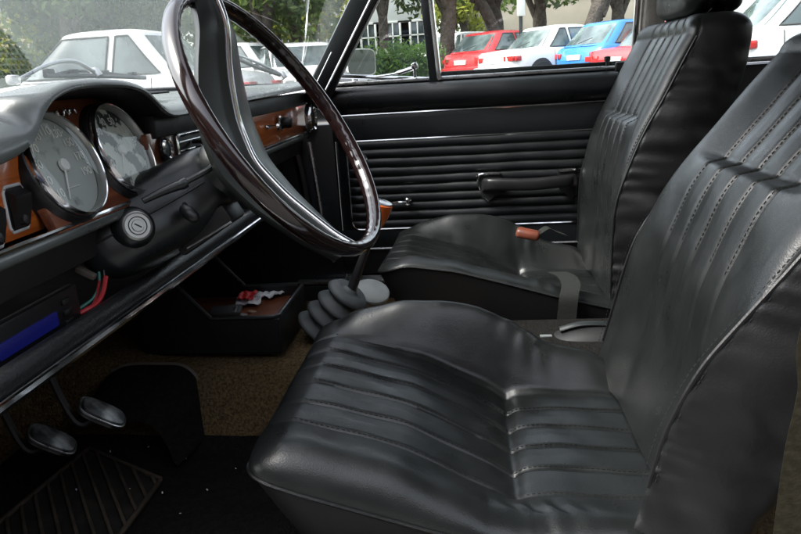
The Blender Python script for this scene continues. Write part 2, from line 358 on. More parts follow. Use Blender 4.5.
def seat(name, cx, dy, dz, recline, label):
    root = empty(name, (cx, dy-.05, .42+dz), label, 'car seat', 'front seats of the car')
    g, edge = cushion_mesh(cx, dy, dz, recline == 0)
    mb = MB(); mb.grid(g); cu = mb.build('seat_cushion', M['leather'], root, angle=60)
    # side skirt under the piping
    loop = np.array(edge[0][::-1][::1]); front = g[-1, ::6]; other = np.array(edge[1])
    loop = np.vstack([np.array(edge[0]), front, other[::-1]])
    low = loop.copy(); ctr = np.array([cx, dy-.02, 0])
    low[:, 0] = cx+(loop[:, 0]-cx)*.93; low[:, 1] = dy+np.minimum(loop[:, 1]-dy, .30)*1.0; fwd = sstep(.10, .29, loop[:, 1]-dy)
    low[:, 1] -= .075*fwd; low[:, 2] = .455+dz
    mid = .55*loop+.45*low; mid[:, 0] = cx+(mid[:, 0]-cx)*1.01
    MB().grid(np.array([loop, mid, low])).build('cushion_skirt', M['skirt'], root, angle=60)
    MB().tube(loop[::2], .0028, 6).build('piping', M['leather'], cu)
    st = MB()
    for t in GROOVES:
        yy = np.linspace(-.235, .245, 120); zz = panel_z(np.full_like(yy, t+.0042), yy)
        stitches(st, np.stack([np.full_like(yy, cx+t+.0042), yy+dy, zz+dz], 1))
    st.build('stitching', M['stitch'], cu, smooth=False)
    # frame and rails
    fr = MB(); fr.box((cx, dy-.02, .445+dz), (.43, .42, .05), .01); fr.build('seat_base', M['darkmetal'], root)
    for s in (-1, 1):
        MB().box((cx+s*.19, dy-.03, .425+dz), (.03, .46, .018), .003).build('seat_rail', M['alu'], root)
    # backrest
    zs = np.concatenate([np.linspace(.505, 1.088, 150), 1.088+.036*np.sin(np.linspace(0, PI/2, 14))[1:]])
    cs = np.concatenate([np.zeros(150), (1-np.cos(np.linspace(0, PI/2, 14)))[1:]])
    rings = []; seam = [[], []]
    for z, c in zip(zs, cs):
        pts, ns = back_ring(min(z, 1.088), 1, c)
        ring = np.column_stack([cx+pts[:, 0], pts[:, 1], np.full(len(pts), z)]); rings.append(ring)
        if c == 0 and z > .56: seam[1].append(ring[ns]); seam[0].append(ring[len(pts)-1-(ns-110)])
    rings = tilt(np.array(rings), recline, 0, 0); rings[..., 1] += dy+BACK_DY; rings[..., 2] += dz
    mb = MB(); mb.grid(rings, closed_v=True); n = rings.shape[1]; base = (rings.shape[0]-1)*n
    mb.f.append(tuple(base+i for i in range(n))); mb.f.append(tuple(range(n))[::-1])
    bk = mb.build('backrest', [M['leather'], M['leather_side']], root, angle=60)
    for q_ in bk.data.polygons:
        if q_.index < (rings.shape[0]-1)*n and ns+2 <= q_.index % n <= n-1-(ns-110)-2: q_.material_index = 1
    fw = unit([0, math.cos(.42+recline), math.sin(.42+recline)])
    st2 = MB()
    for q in seam:
        q = tilt(np.array(q), recline, 0, 0); q[:, 1] += dy+BACK_DY; q[:, 2] += dz
        sgn = 1 if q[0][0] > cx else -1
        MB().tube(q[::3], .0026, 6).build('seam_welt', M['leather_side'], bk)
        for off in (.007, -.007):
            q2 = q+np.array([0, off, 0])+np.array([sgn*.0005 if off < 0 else -sgn*.004, 0, 0])
            stitches(st2, q2, up=(sgn*.8, .6, 0), lift=.0012)
    for t in BACK_GROOVES:
        zz = np.linspace(.80, 1.085, 70); q = []
        for z in zz:
            pts, _ = back_ring(z, 1); q.append((cx+t+.0042, np.interp(t+.0042, pts[:110, 0], pts[:110, 1]), z))
        q = tilt(np.array(q), recline, 0, 0); q[:, 1] += dy+BACK_DY; q[:, 2] += dz
        stitches(st2, q, up=fw, w=.0004, lift=.0003)
    st2.build('stitching', M['stitch'], bk, smooth=False)
    # headrest: two padded halves on two posts
    hr = MB(); hs = MB(); c0 = np.array([0, -.505, 1.20])
    for i, (yo, th, wd) in enumerate(((.026, .060, .30), (-.030, .060, .28))):
        gg = []
        for a in np.linspace(-PI/2, PI/2, 24):
            ring = []
            for b in np.linspace(0, 2*PI, 48, endpoint=False):
                sx = abs(math.cos(b))**.45*math.copysign(1, math.cos(b)); sz = abs(math.sin(b))**.45*math.copysign(1, math.sin(b))
                ca = abs(math.cos(a))**.4
                ring.append((cx+sx*ca*wd/2, c0[1]+yo+math.sin(a)*th*.62+wob(sx*.2, sz*.2, 1.5), c0[2]+sz*ca*.078))
            gg.append(ring)
        gg = tilt(np.array(gg), recline, 0, 0); gg[..., 1] += dy+BACK_DY; gg[..., 2] += dz; hr.grid(gg, closed_v=True)
    hd = hr.build('headrest', M['leather'], root, angle=70)
    for s in (-1, 1):
        q = tilt(np.array([(cx+s*.06, -.50, 1.08), (cx+s*.06, -.505, 1.16)]), recline, 0, 0); q[:, 1] += dy+BACK_DY; q[:, 2] += dz; MB().tube(q, .006, 10).build('headrest_post', M['chrome'], hd)
    
    return root
BACK_DY = .074
seat('car_seat', .38, -.074, .003, 0.0, 'black pleated leather passenger seat with the terracotta belt buckle lying on it')
SEAM_NOW[0] = SEAM_D; BACK_DY = .06
seat('car_seat', -.35, 0.0, 0.0, math.radians(13), 'large black pleated leather driver seat in front of the steering wheel')

# ------------------------------------------------------------------ car body (the shell that holds the cabin)
XR = .70
body = empty('car_shell', (0, 0, 0), 'old car body shell with dark A pillar, windscreen and grey trimmed B pillar', 'car body')
fl = MB(); fl.box((0, .1, .375), (1.40, 2.3, .05), .004); fl.build('floor_pan', M['darkmetal'], body)
def profile_sweep(mb, prof, path):
    """prof: (x, z) offsets swept along +y path points."""
    return mb.grid(np.array([[(p[0]+a, p[1], p[2]+b) for a, b in prof] for p in path]))
# firewall, toe board
fw_ = MB(); fw_.box((0, 1.02, .66), (1.40, .03, .62), .004); fw_.build('firewall', M['dash_dark'], body)
tb = MB(); tb.box((0, .95, .47), (1.38, .30, .02), .004, np.array(Matrix.Rotation(math.radians(38), 3, 'X'))); tb.build('toe_board', M['carpet_dark'], body)
# sills with the scuff plates
for s in (-1, 1):
    sl = MB(); sl.box((s*.70, .0, .405), (.12, 1.5, .09), .012); so_ = sl.build('sill', M['darkmetal'], body)
    sc = MB(); sc.box((s*.672, .06, .456), (.055, .95, .008), .002)
    for k in range(4): sc.box((s*.672-.018+k*.012, .06, .4612), (.004, .94, .003), .001)
    sc.build('scuff_plate', M['alu'], so_)
# kick panels beside the footwells
for s in (-1, 1):
    kp = MB(); kp.box((s*.685, .70 if s > 0 else .86, .66), (.025, .62 if s > 0 else .30, .52), .006); kp.build('kick_panel', M['vinyl'], body)
# door aperture seal at the front of the passenger door
se = MB(); se.tube(spline([P(309,142,x=.665), P(314,170,x=.665), P(320,205,x=.665), P(325,236,x=.665), P(334,262,x=.665)], 24), .0065, 8); se.build('door_seal', M['alu'], body)
se = MB(); se.tube(spline([P(296,150,x=.655), P(303,180,x=.655), P(311,225,x=.655), P(318,250,x=.655)], 24), .014, 8); se.build('seal_lip', M['shroud'], body)
# A pillars, B pillars, roof
def pillar(name, a, b, w, d, m, par=body, ydir=(0, 1, 0)):
    return MB().bar(a, b, w, d, ydir, .012).build(name, m, par)
A0 = P(322, 86, x=.655); A1 = P(384, -40, x=.60)
def ext(a, b, z): return a+(b-a)*((z-a[2])/(b[2]-a[2]))
ROOF_Z = 1.50
for s in (1, -1):
    f = lambda p: np.array([s*p[0], p[1], p[2]])
    a, b = f(A0-np.array([0, -.03, .05])), f(ext(A0, A1, ROOF_Z-.03))
    if s < 0: a[1] += .17; b[1] += .15; a[0] -= .03; b[0] -= .03
    ap = MB(); d = unit(b-a); wdir = unit(np.cross(d, [s, 0, 0])); 
    ap.bar(a, b, .050, .070, (0, 1, 0), .012)
    po = ap.build('a_pillar', M['vinyl'], body)
    t1 = MB(); off = np.array([-s*.030, -.018, -.006]); t1.tube([a+off+d*.02, b+off], .0035, 8); t1.build('pillar_trim', M['chrome'], po)
    t2 = MB(); off = np.array([-s*.032, .012, .004]); t2.tube([a+off+d*.03, a+off+d*.16], .0018, 6); t2.build('trim_line', M['alu'], po)
    # B pillar
    b0, b1 = np.array([s*.695, -.45 if s > 0 else -.47, .42]), np.array([s*.62, -.480 if s > 0 else -.54, ROOF_Z-.03])
    bp = MB(); bp.bar(b0, b1, .085, .05, (0, 1, 0), .012)
    for k in range(9):
        o_ = np.array([-s*.026, -.036+k*.009, 0]); bp.tube([b0+o_, b1+o_], .0032, 6)
    bp.build('b_pillar', M['pillar'] if s > 0 else M['vinyl'], body)
    MB().tube([b0+np.array([-s*.028, .044, .0]), b1+np.array([-s*.028, .044, 0])], .0045, 8).build('pillar_bead', M['chrome'], body)
    # quarter panel behind the B pillar
    MB().box((s*.70, -1.0, .72), (.05, .98, .60), .02).build('quarter_panel', M['vinyl'], body)
    MB().box((s*.675, -1.0, 1.028), (.02, .96, .014), .004).build('quarter_window_sill', M['alu'], body)
    MB().box((s*.668, -1.0, .895), (.008, .96, .006), .002).build('quarter_trim', M['chrome'], body)
    MB().prism([(s*.69, -.58, 1.03), (s*.69, -1.42, 1.03), (s*.62, -1.25, 1.42), (s*.62, -.60, 1.42)], (s*.004, 0, 0)).build('quarter_window', M['glass'], body, smooth=False)
    c0, c1 = np.array([s*.68, -1.50, 1.02]), np.array([s*.60, -1.26, ROOF_Z-.03])
    MB().bar(c0, c1, .16, .05, (0, 1, 0), .015).build('c_pillar', M['headliner'], body)
yA = float(ext(A0, A1, ROOF_Z-.03)[1])
rg = []
for y in np.linspace(yA+.02, -1.32, 14):
    k = (y-(yA+.02))/(-1.32-yA-.02); rg.append([(x, y, ROOF_Z-.03+.05*math.cos(x/.66*PI/2)*1.0+.03*math.sin(k*PI)) for x in np.linspace(-.66, .66, 15)])
rg = np.array(rg); rf = MB(); rf.grid(rg); rf.grid(rg+np.array([0, 0, .03]))
rf.build('roof', M['body_white'], body)
MB().grid(rg-np.array([0, 0, .006])).build('headliner', M['headliner'], body)
# rear bulkhead, bench and parcel shelf
MB().box((0, -1.45, .72), (1.36, .05, .66), .02).build('rear_bulkhead', M['vinyl'], body)
MB().box((0, -1.12, .58), (1.26, .48, .20), .06, seg=4).build('rear_bench', M['leather'], body)
MB().box((0, -1.36, .82), (1.26, .16, .46), .06, np.array(Matrix.Rotation(math.radians(14), 3, 'X')), seg=4).build('rear_bench_back', M['leather'], body)
# windscreen: curved pane from the cowl to the roof edge
def ws_point(u, v):
    """u across -1..1, v up 0..1"""
    x0, x1 = .665*u, .60*u
    y0 = float(A0[1])+.01+.27*(1-abs(u)**2.4); y1 = yA+.03+.05*(1-u*u)
    y0 += .16*max(0, -u)**1.5; y1 += .15*max(0, -u)**1.5
    z0 = 1.035+.012*(1-u*u); z1 = ROOF_Z-.025+.035*(1-u*u)
    return (x0+(x1-x0)*v, y0+(y1-y0)*v+.03*math.sin(PI*v), z0+(z1-z0)*v)
wg = np.array([[ws_point(u, v) for u in np.linspace(-1, 1, 33)] for v in np.linspace(0, 1, 13)])
MB().grid(wg).build('windscreen', M['glass'], body)
sr = MB(); sr.tube([np.array(ws_point(u, 0))+np.array([0, .004, -.006]) for u in np.linspace(-1, 1, 40)], .009, 8); sr.build('windscreen_seal', M['dash_dark'], body)
# bonnet and scuttle outside
bo = MB(); g = []
for y in np.linspace(.50, 2.15, 24):
    k = (y-.5)/1.65; hw = .74-.05*k
    g.append([(x, y+.16*(1-abs(x/hw)**2.2)*(1-k), .985+.035*math.cos(x/hw*1.3)-.05*k*k-.07*(abs(x)/hw)**6) for x in np.linspace(-hw, hw, 25)])
bo.grid(np.array(g)); bo.build('bonnet', M['body_white'], body)
# wipers resting on the glass
def wiper(piv, tip_u, tip_v, bl):
    a = np.array(piv); e = np.array(ws_point(*tip_u)); s_, t_ = np.array(ws_point(*tip_v)), np.array(ws_point(*bl)); o3 = np.array([0, .014, .008])
    m1 = MB(); m1.lathe([(.016, 0), (.016, .012), (.010, .02), (.0, .022)], a, (0, .6, .8), 16); m1.tube(spline([a+[0, 0, .012], a*.6+e*.4+[0, .012, .02], e+o3*1.6], 14), [.006]*8+[.0045]*6, 8)
    o = m1.build('wiper', M['chrome'], body)
    m2 = MB(); pth = [s_*(1-k)+t_*k+o3 for k in np.linspace(0, 1, 12)]; m2.tube(pth, .0042, 6)
    for k in (.12, .5, .88): m2.box(s_*(1-k)+t_*k+o3*1.2, (.02, .012, .014), .002)
    m2.tube([s_*.9+t_*.1+o3*1.3, s_*.5+t_*.5+o3*2.3, s_*.1+t_*.9+o3*1.3], .003, 6)
    m2.build('wiper_blade', M['darkmetal'], o)
def ws_at(px, py):
    """the point of the windscreen seen at a photo pixel."""
    U, V = np.meshgrid(np.linspace(-1, 1, 401), np.linspace(0, 1, 161))
    sg = np.array([[ws_point(u, v) for u in np.linspace(-1, 1, 201)] for v in np.linspace(0, .5, 81)])
    q = (sg-CAM) @ R3.T; x = CX+F_PX*q[..., 0]/q[..., 2]; y = CY+F_PX*q[..., 1]/q[..., 2]
    i = np.unravel_index(np.argmin((x-px)**2+(y-py)**2), x.shape); return sg[i]
def wiper2(arm_px, blade_px, lift=.02):
    o3 = np.array([0, .016, .010])
    a = [ws_at(*p)+o3*(1.0+.6*math.sin(PI*i/(len(arm_px)-1))) for i, p in enumerate(arm_px)]
    m1 = MB(); m1.lathe([(.009, -.010), (.009, .004), (.006, .008), (.0, .009)], a[0], (0, .55, .83), 16); m1.tube(spline(a, 20), np.linspace(.0045, .0030, 20), 8)
    o = m1.build('wiper', M['alu'], body)
    b = [ws_at(*p)+o3*.7 for p in blade_px]; pth = spline(b, 24); m2 = MB(); m2.tube(pth, .0046, 6)
    for k in (2, 8, 15, 21): m2.box(pth[k]+o3*.5, (.018, .012, .014), .002)
    m2.tube(pth[1:-1]+o3*np.sin(np.linspace(0, PI, 22))[:, None]*.9, .003, 6)
    m2.build('wiper_blade', M['darkmetal'], o)
wiper2([(104, 77), (88, 69.5), (64, 74), (30, 84)], [(52, 80), (100, 79), (150, 81)])
wiper2([(288, 78), (262, 66), (226, 53)], [(228, 55), (255, 67), (284, 77)])

# ------------------------------------------------------------------ passenger door
door = empty('passenger_door', (.70, 0, .42), 'closed black passenger door with ribbed vinyl panel, chrome strips and vent window', 'car door')
DX = .69; Y0, Y1 = .395, -.455
def dpt(px, py, dx=DX): return P(px, py, x=dx)
zs_sill = 1.026
# door skin, then the padded roll under the sill
MB().box((.735, (Y0+Y1)/2, .73), (.06, Y0-Y1, .60), .01).build('door_skin', M['vinyl'], door)
roll = [(.70, 1.020), (.682, 1.019), (.668, 1.012), (.660, .998), (.659, .982), (.664, .966), (.674, .953), (.688, .944), (.70, .942)]
yy = np.linspace(Y0, Y1, 60)
MB().grid(np.array([[(a+.0006*math.sin(40*y+3*b), y, b) for a, b in roll] for y in yy])).build('top_pad', M['vinyl'], door)
ss = MB(); ss.box((.712, (Y0+Y1)/2, 1.028), (.040, Y0-Y1, .010), .003); ss.build('sill_cap', M['alu'], door)
ss = MB(); ss.box((.722, (.08+Y1)/2, 1.038), (.010, .08-Y1, .014), .003); ss.build('window_seal', M['dash_dark'], door)
def strip(z0, z1, y0, y1, r=.0034, x=DX-.003): 
    return MB().tube([(x, y0+(y1-y0)*k, z0+(z1-z0)*k) for k in np.linspace(0, 1, 12)], r, 8)
strip(.9395, .9410, Y0-.012, Y1+.01).build('chrome_strip', M['chrome'], door)
pl = MB(); g = [[(DX-.004-.004*math.sin(PI*k)**.6, y, .9380+(.868-.9380)*k) for k in np.linspace(0, 1, 12)] for y in yy]
pl.grid(np.array(g)); pl.build('plain_panel', M['vinyl'], door)
# ribbed panel with rounded corners inside a chrome moulding
RZ0, RZ1, RY0, RY1 = .606, .866, .358, -.362
def moulding(r=.028):
    pts = []
    for cy, cz, a0 in ((RY1+r, RZ1-r, 90), (RY1+r, RZ0+r, 180), (RY0-r, RZ0+r, 270), (RY0-r, RZ1-r, 0)):
        pass
    for (cy, cz, a0) in ((RY0-r, RZ1-r, 0), (RY1+r, RZ1-r, 90), (RY1+r, RZ0+r, 180), (RY0-r, RZ0+r, 270)):
        for a in np.linspace(a0, a0+90, 9): pts.append((DX-.004, cy+r*math.cos(math.radians(a)), cz+r*math.sin(math.radians(a))))
    return pts
# y runs forward, so angle 0 points forward
MB().tube(moulding(), .0034, 8, closed=True).build('chrome_moulding', M['chrome'], door)
rb = MB(); zz = np.linspace(RZ0+.001, RZ1-.001, 131); NR = 10; g = []
for y in np.linspace(RY1+.002, RY0-.002, 60):
    row = []
    for z in zz:
        k = (z-RZ0)/(RZ1-RZ0)*NR+(.022*math.sin(13*y+40*z)+.014*math.sin(31*y-20*z))*math.sin(PI*(z-RZ0)/(RZ1-RZ0)); h = abs(math.sin(PI*k))**.45
        e = min(1, min(y-RY1, RY0-y)/.012); row.append((DX-.001-.0085*h*max(0, e)**.5-.0004*math.sin(60*y+9*z), y, z))
    g.append(row)
rb.grid(np.array(g)); rb.build('ribbed_panel', M['rib_vinyl'], door, angle=70)
MB().grid(np.array([[(DX-.002-.002*math.sin(PI*k), y, .605-.058*k) for k in np.linspace(0, 1, 6)] for y in yy])).build('lower_panel', M['vinyl'], door)
strip(.5465, .5465, Y0-.03, Y1+.02, .0032).build('lower_strip', M['alu'], door)
MB().box((.706, (Y0+Y1)/2, .505), (.02, Y0-Y1, .078), .004).build('door_edge', M['dash_dark'], door)
# pull handle
ph = MB(); ya, yb = -.022, -.300; zt = .752
path = [(DX-.012, ya-.004, zt-.030), (DX-.030, ya-.014, zt-.022), (DX-.044, ya-.04, zt-.020), (DX-.050, (ya+yb)/2, zt-.024), (DX-.044, yb+.04, zt-.020), (DX-.030, yb+.014, zt-.022), (DX-.012, yb+.004, zt-.030)]
hp = spline(path, 40); g = []
for i, p in enumerate(hp):
    ring = []
    for th in np.linspace(0, 2*PI, 18, endpoint=False):
        c, s2 = math.cos(th), math.sin(th); c = math.copysign(abs(c)**.6, c); s2 = math.copysign(abs(s2)**.6, s2)
        ring.append((p[0]+.014*c, p[1], p[2]+.017*s2))
    g.append(ring)
ph.grid(np.array(g), closed_v=True); pull = ph.build('pull_handle', M['black'], door)
for yc, d in ((ya, -1), (yb, 1)):
    bk_ = MB(); bk_.prism([(DX-.004, yc+d*-.006, zt+.006), (DX-.004, yc+d*.060, zt+.006), (DX-.004, yc+d*.056, zt-.046), (DX-.004, yc+d*.022, zt-.074), (DX-.004, yc+d*.004, zt-.060)], (-.020, 0, 0)); bk_.build('handle_mount', M['black'], pull)
    cp = MB(); cp.tube(spline([(DX-.025, yc+d*.056, zt+.007), (DX-.026, yc+d*.02, zt+.008), (DX-.025, yc-d*.004, zt+.002)]+([(DX-.025, yc-d*.002, zt-.03), (DX-.024, yc+d*.012, zt-.058), (DX-.024, yc+d*.022, zt-.073)] if d < 0 else [(DX-.025, yc-d*.005, zt-.004), (DX-.024, yc-d*.005, zt-.012)]), 26), [.0052]*12+[.0022]*14, 8); cp.build('handle_trim', M['chrome'], pull)
# remote opener (round) and the small T handle
q = dpt(361, 160); rl = MB(); rl.lathe([(.0, .0), (.021, 0), (.021, .006), (.017, .010), (.013, .007), (.0115, .007), (.0105, .016), (.006, .019), (0, .0195)], (DX-.004, q[1], q[2]), (-1, 0, 0), 28); rl.build('lock_rosette', M['chrome'], door)
q = dpt(409, 200); wd = MB(); wd.lathe([(.009, 0), (.009, .012), (.006, .014), (.006, .03)], (DX-.006, q[1], q[2]), (-1, 0, 0), 16)
wd.tube(spline([(DX-.032, q[1], q[2]), (DX-.034, q[1]+.03, q[2]+.001), (DX-.030, q[1]+.058, q[2]-.002)], 10), [.0045]*5+[.0025]*5, 8)
wd.lathe([(.0, -.013), (.008, -.012), (.0105, -.008), (.005, -.003), (.005, .003), (.0105, .008), (.008, .012), (0, .013)], (DX-.036, q[1], q[2]+.002), (0, 0, 1), 20); wd.build('opener_handle', M['chrome'], door)
# vent window: divider, frame, pane, catch
def dv(px, py, x=.70): return P(px, py, x=x)
vb, vt = dv(434, 80), dv(424, -10); vt = ext(vb, vt, ROOF_Z-.06)
dm = MB(); dm.bar(vb-[0, 0, .01], vt, .024, .024, (0, 1, 0), .003); vd = dm.build('vent_divider', M['vinyl'], door)
dm = MB(); dm.tube([vb+[-.012, -.015, 0], vt+[-.012, -.015, 0]], .0078, 8); dm.build('divider_chrome', M['chrome'], vd)
fa, fb = dv(340, 76), dv(376, 0); fb = ext(fa, fb, ROOF_Z-.08)
fr_ = MB(); fr_.tube([fa, fb], .007, 8); fr_.tube([fa+[0, .002, 0], vb+[0, 0, .002]], .006, 8); fr_.build('vent_frame', M['chrome'], door)
fr_ = MB(); fr_.tube([fa+[-.004, .016, 0], fb+[-.004, .016, 0]], .008, 8); fr_.build('vent_seal', M['dash_dark'], door)
MB().prism([fa, vb, vt, fb], (.004, 0, 0)).build('vent_pane', M['glass'], door, smooth=False)
MB().prism([vb+[.014, -.01, 0], (vb[0]+.014, Y1+.02, 1.03), (.645, Y1-.03, ROOF_Z-.08), vt+[.014, -.01, 0]], (.004, 0, 0)).build('window_pane', M['glass'], door, smooth=False)
wf = MB(); wf.tube([fb+[0, .01, 0], vt, (.64, Y1-.03, ROOF_Z-.07)], .014, 8); wf.build('window_frame', M['chrome'], door)
q = dv(415, 66); ct = MB(); ct.lathe([(0, -.010), (.008, -.008), (.0105, 0), (.008, .008), (0, .010)], q+[-.02, 0, .0], (0, .3, 1), 18); ct.tube(spline([q+[-.018, 0, -.004], q+[-.020, .05, -.016], q+[-.014, .11, -.022]], 12), [.006]*6+[.003]*6, 8); ct.tube([q+[-.02, 0, -.006], q+[-.015, .0, -.03]], .004, 8); ct.build('vent_catch', M['chrome'], door)
q = dpt(608, 62, .69); lb = MB(); lb.lathe([(.0045, -.03), (.0045, .0), (.009, .004), (.009, .014), (.006, .016), (0, .016)], q+[.01, 0, 0], (0, 0, 1), 14); lb.build('lock_button', M['black'], door)
# outside mirror on the door
mq = np.array([.86, .325, 1.086]); mn = unit([-.60, -.80, -.012]); mw = unit(np.cross([0, 0, 1], mn)); mu = np.cross(mn, mw)
def mring(sw, sh, d): 
    out = []
    for th in np.linspace(0, 2*PI, 40, endpoint=False):
        c, s2 = math.cos(th), math.sin(th); c = math.copysign(abs(c)**.40, c); s2 = math.copysign(abs(s2)**.40, s2)
        out.append(mq+mw*c*sw+mu*s2*sh+mn*d)
    return out
mm = MB(); mm.grid(np.array([mring(.056, .036, .006), mring(.060, .040, .006), mring(.061, .041, 0), mring(.058, .038, -.018), mring(.045, .030, -.035), mring(.02, .012, -.042)]), closed_v=True)
mm.tube([mq-mn*.03+[0, 0, -.03], mq-mn*.025+[-.03, 0, -.055], (.745, .315, 1.010)], [.009, .008, .012], 10)
mo = mm.build('door_mirror', M['chrome'], door)
ml = MB(); r_ = mring(.0565, .0365, .0072); ml.add(r_, [tuple(range(len(r_)))]); ml.build('mirror_glass', mat('mirror_glass', (.16, .18, .17), .03, metal=1.0), mo, smooth=False)

# ------------------------------------------------------------------ dashboard
dash = empty('dashboard', (0, .455, .60), 'black padded dashboard with orange walnut fascia and two round chrome gauges', 'dashboard')
FYL = .477
FY = .455                                                                 # plane of the wooden fascia
HX0, HX1, HZ, HW = -.645, -.325, 1.062, .0                                # gauge hood opening
def hood_z(x, top):
    """upper edge of the pad's front lip: the lip rises into an arch over the gauges."""
    hx = (x-(HX0+HX1)/2)/((HX1-HX0)/2)
    if abs(hx) >= 1: return top
    return top+(HZ-top)*(1-abs(hx)**3.2)**.42
# top pad with the hood over the gauges: one lip line in the plane just behind the wheel
LY_ = .432
lip_px = [(-40, 183), (0, 165.5), (20, 155.5), (33, 147), (38.5, 138), (41, 125), (46, 110.5), (58, 97.5), (75, 89.5), (100, 86.5), (128, 87), (145, 91.5), (156, 101), (164, 110.5), (172, 116), (184, 115.2), (215, 108), (254, 99.8), (303, 89.5)]
lip = [P(*q, y=LY_) for q in lip_px]; lip[-1][0] = max(lip[-1][0], .60); lip.append(np.array([.695, LY_, lip[-1][2]]))
d_ = np.concatenate([[0], np.cumsum([np.linalg.norm(lip[k+1]-lip[k]) for k in range(len(lip)-1)])]); dd_ = np.linspace(0, d_[-1], 900)
lp_ = np.array([[np.interp(t, d_, [q[k] for q in lip]) for k in range(3)] for t in dd_])
ker = np.exp(-.5*(np.arange(-25, 26)/7.0)**2); ker /= ker.sum()
for k in (0, 2): lp_[:, k] = np.convolve(np.pad(lp_[:, k], 25, mode='edge'), ker, 'valid')
lp_ = lp_[::3]; g = []
for q in lp_:
    x, y, z = q; xx = min(max(x, -.72), .69)
    left = float(sstep(-.62, -.66, x)); arch = float(sstep(1.028, 1.045, z))
    top = max(1.036*left+(1-left)*(z+.010+.010*(1-arch)), z+.006)
    yb = float(A0[1])+.02+.255*(1-min(1, abs(xx/.675))**2.4)+.16*max(0, -xx/.675)**1.5; yb = max(yb, LY_+.06)
    yc = y+.010+.030*(1-arch)+.02*left
    row = [(x, y+.012, z+.0005), (x, y+.003, z-.0005), (x, y, z+.0015)]
    for a in np.linspace(0, PI/2, 8)[1:]: row.append((x, y+(yc-y)*(1-math.cos(a)), z+.0015+(top-z-.0015)*math.sin(a)))
    for k in np.linspace(0, 1, 14)[1:]:
        row.append((x, yc+(yb-yc)*k, top+(1.040-top)*float(sstep(0, 1, k))))
    g.append(row)
MB().grid(np.array(g)).build('top_pad', M['dash_pad'], dash, angle=70)
inn_ = lp_[(lp_[:, 0] > -.72) & (lp_[:, 0] < -.27)]
MB().grid(np.array([[(x, y+.004, z-.0012), (x, y+.05, z-.004), (x, y+.11, z-.010)] for x, y, z in inn_])).build('hood_lining', M['dash_dark'], dash)
MB().box(((HX1+.69)/2, FY+.012, .995), (.69-HX1, .03, .034), .004).build('under_lip', M['dash_dark'], dash)
MB().box((0, FY+.10, .95), (1.36, .03, .14), .003).build('dash_back', M['dash_dark'], dash)
# wooden fascia
def wall(name, x0, x1, z0, z1, m, y=FY, t=.014, bev=.002):
    return MB().box(((x0+x1)/2, y+t/2, (z0+z1)/2), (x1-x0, t, z1-z0), bev).build(name, m, dash)
wl = MB(); wl.box(((-.74-.585)/2, FYL+.007, .949), (.155, .014, .088), .002); wl.build('wood_fascia', M['wood'], dash)
wd = MB(); wd.box(((-.60-.335)/2, FYL+.006, .970), (.265, .012, .150), .002, np.array(Matrix.Rotation(-math.atan(.36), 3, 'X'))); wd.build('gauge_panel', M['wood_dark'], dash)
MB().box(((-.345-.255)/2, FY+.010, .948), (.09, .014, .078), .002).build('wood_fascia', M['wood_dark'], dash)
MB().box(((.10+.69)/2, FY+.010, .9455), (.59, .014, .077), .002).build('wood_fascia', M['wood'], dash)
MB().box(((-.255+.10)/2, FY+.012, .948), (.355, .014, .082), .002).build('centre_panel', M['dash_dark'], dash)
tr = MB(); tr.tube([(-.72, FY-.001, .9055), (.69, FY-.001, .9055)], .0026, 6); tr.build('lower_trim', M['chrome'], dash)
tr = MB(); tr.tube([(-.30, FY-.0, .9865), (.69, FY-.0, .9865)], .0020, 6); tr.build('upper_trim', M['chrome'], dash)
lp = MB(); lp.tube([(-.72, FY+.006, .895), (.69, FY+.006, .895)], .0085, 12); lp.build('lower_roll', M['dash_pad'], dash)
lp = MB(); lp.box((0, FY+.045, .868), (1.38, .03, .05), .006); lp.build('under_panel', M['dash_dark'], dash)
